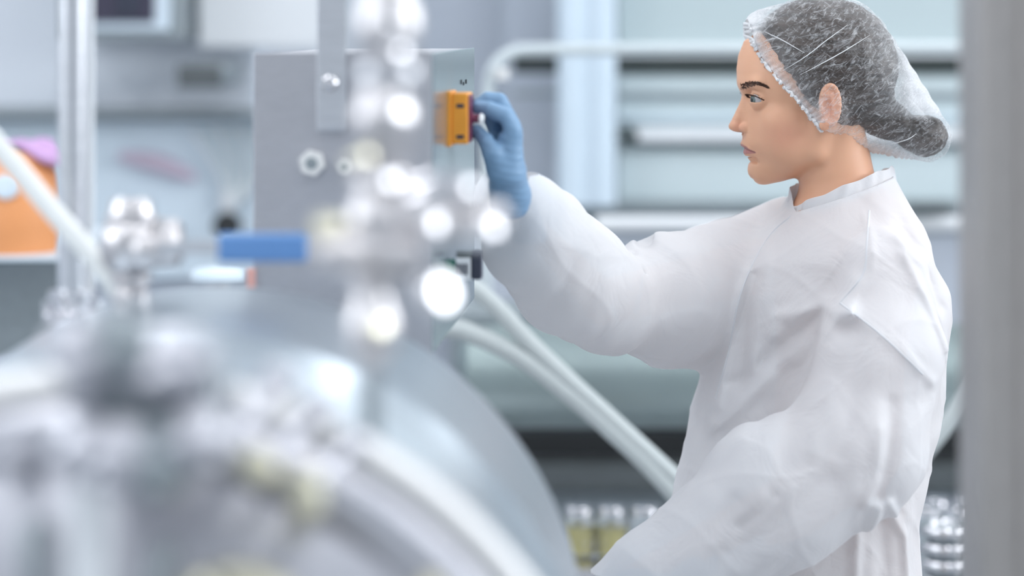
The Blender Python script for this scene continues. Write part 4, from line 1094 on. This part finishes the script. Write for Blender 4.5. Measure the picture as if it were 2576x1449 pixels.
for px, fd, lab in jl: jar(at(px, 0, YJ).x, YJ, fd, lab)
for i, (px, dy) in enumerate(((2330, 0), (2412, 0.0), (2372, 0.075), (2452, 0.075))):
    jar(at(px, 0, YJ).x, YJ+dy, 0, ('clear jar just behind the back of the coat', 'clear jar beside the steel column, in the front row', 'clear jar in the rear row behind the coat back', 'clear jar in the rear row half behind the column')[i])
# rack of ringed steel coils at the right, low
YK = 3.84
t = thing('spring_rack', (at(2380, 0, YK).x, YK, 0), 'stack of shiny steel rings low between coat and column', 'rack')
for i in range(6):
    z = CAMZ-(1330+i*42-VY)*YK/FPX
    pts = [Vector((at(2380, 0, YK).x+.036*math.cos(a), YK+.036*math.sin(a), z)) for a in [2*math.pi*j/40 for j in range(40)]]
    MB().tube(pts, .0085, 14, closed=True).build('ring', M['polished'], t)
MB().cyl(Vector((at(2380, 0, YK).x, YK, 0)), Vector((at(2380, 0, YK).x, YK, CAMZ-(1325-VY)*YK/FPX)), .028, ch=.02).build('core', M['midgrey'], t)

# ------------------------------------------------------------------ background, left
YL = 5.6
t = thing('wall_cabinet_row', (at(300, 0, YL).x, YL+0.3, 0), 'white equipment cabinet row at the left with a grey ledge', 'cabinet')
bbox('upper_panel', -900, -420, 640, 270, YL+0.1, 0.3, 'wall')
bbox('grey_ledge', -900, 274, 1150, 296, YL, 0.1, 'midgrey')
bbox('lower_panel', -900, 300, 1180, 700, YL+0.1, 0.3, 'ltblue')
bbox('base', -900, 700, 1180, 3200, YL+0.15, 0.3, 'lilac')
bbox('curtain_panel', 500, -420, 830, 118, YL-0.02, 0.05, 'white')
bbox('pillar', 1040, -420, 1270, 1200, YL+0.2, 0.2, 'lilac')
t = thing('wall_monitor', (at(330, 100, 5.3).x, 5.35, at(0, 105, 5.3).z), 'dark screen in a grey frame high on the left', 'monitor')
bbox('frame', 150, -260, 450, 100, 5.35, 0.36, 'midgrey')
bbox('bezel', 170, -250, 425, 76, 5.335, 0.02, 'ltblue')
bbox('screen', 190, -240, 388, 56, 5.325, 0.012, 'screen')
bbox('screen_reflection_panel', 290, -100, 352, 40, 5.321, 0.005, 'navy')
t = thing('junction_box', (at(500, 225, 5.3).x, 5.35, at(0, 225, 5.3).z), 'dark grey box on the white wall below the screen', 'box')
bbox('box_body', 440, 160, 566, 222, 5.35, 0.36, 'midgrey', bev=0.02)
bbox('box_front', 446, 164, 556, 219, 5.335, 0.015, 'darkrail', bev=0.003)
t = MB().tube(smoothpath([at(300, 392, 5.675), at(400, 412, 5.675), at(490, 448, 5.675)], 20), [0.010+0.012*math.sin(math.pi*i/20) for i in range(21)], 16).build('pink_tool', M['pink'])
tag(t, 'dusty pink rod-shaped tool on the left background panel', 'tool')
t = thing('wire_whisk', at(570, 520, 5.67), 'fan of curved grey wires on the left background wall', 'whisk')
for i in range(7):
    f_ = i/6
    MB().tube(smoothpath([at(575+6*i, 505, 5.67), at(545+20*i, 420, 5.67), at(495+30*i*0.9, 345-14*math.sin(f_*3.1), 5.67), at(480+26*i, 330, 5.66)], 24), .005, 10).build('wire', M['panel' if i % 2 else 'white'], t)
MB().cyl(at(572, 480, 5.67), at(575, 530, 5.67), .02).build('handle', M['white'], t)
t = thing('dark_knob', at(572, 580, 5.6), 'small round dark knob above the blue grip', 'knob')
MB().lathe(at(572, 568, 5.6), (0, -1, 0), [(.028, 0), (.034, .004), (.031, .02), (.012, .026), (.001, .027)], 28).build('cap', M['black'], t)
MB().cyl(at(572, 568, 5.6), at(572, 568, 5.72), .012).build('shaft', M['midgrey'], t)
# orange tub with a magenta cloth
YO = 4.2
t = thing('orange_tub', at(20, 700, YO), 'big rounded orange plastic tub at the left edge', 'tub')
MB().lathe(at(20, 645, YO), (0.12, 0, 1), [(.055, 0), (.082, .010), (.090, .05), (.085, .10), (.070, .15), (.056, .17), (.050, .185), (.044, .185), (.044, .16), (.001, .155)], 56).build('tub_body', M['orange2'], t)
MB().lathe(at(18, 470, YO-0.075), (0, -1, 0.1), [(.022, 0), (.022, .012), (.018, .016), (.001, .017)], 28).build('cap', M['ltblue'], t)
mb = MB(); vs = []; fs = []
for i in range(17):
    for j in range(9):
        u, v = i/16-0.5, j/8-0.5
        p = at(70, 372, YO)+Vector((u*.16, v*.10, .018*math.sin(u*7)*math.cos(v*5)-.10*abs(u)**1.6))
        vs.append(p); 
for i in range(16):
    for j in range(8): fs.append((i*9+j, i*9+j+1, (i+1)*9+j+1, (i+1)*9+j))
cl = mb.add(vs, fs).build('folded_cloth', M['magenta']); sd = cl.modifiers.new('t', 'SOLIDIFY'); sd.thickness = .008
tag(cl, 'magenta cloth lying on top of the orange tub', 'cloth')
# dark trolley and blue crate below
t = thing('work_trolley', at(40, 900, 4.3), 'slate blue trolley under the orange tub', 'trolley')
bbox('trolley_body', -400, 655, 150, 900, 4.35, 0.3, 'midgrey')
bbox('trolley_top', -400, 645, 165, 658, 4.1, 0.6, 'ltblue')
for x_ in (-380, 140): MB().cyl(Vector((at(x_, 0, 4.4).x, 4.4, 0)), at(x_, 890, 4.4), 0.02).build('leg', M['steel'], t)
t = thing('pale_lid', at(550, 708, 4.0), 'pale oval lid just below the blue grip', 'lid')
MB().lathe(at(548, 708, 4.0), (0, 0, 1), [(.042, 0), (.046, .004), (.045, .014), (.036, .022), (.001, .025)], 40).build('lid_shell', M['ltblue'], t)
MB().cyl(at(548, 708, 4.0), Vector((at(548, 0, 4.0).x, 4.0, 0)), .02).build('lid_stand', M['steel'], t)
c_ = at(632, 700, 2.505)
o = MB().box(c_, (.0045, .004, .010)).build('plastic_tag', mat('salmon_plastic', (0.75, 0.42, 0.38), 0.5), smooth=False, bevel=.001)
tag(o, 'tiny salmon pink tag at the lower left edge of the cabinet', 'tag')
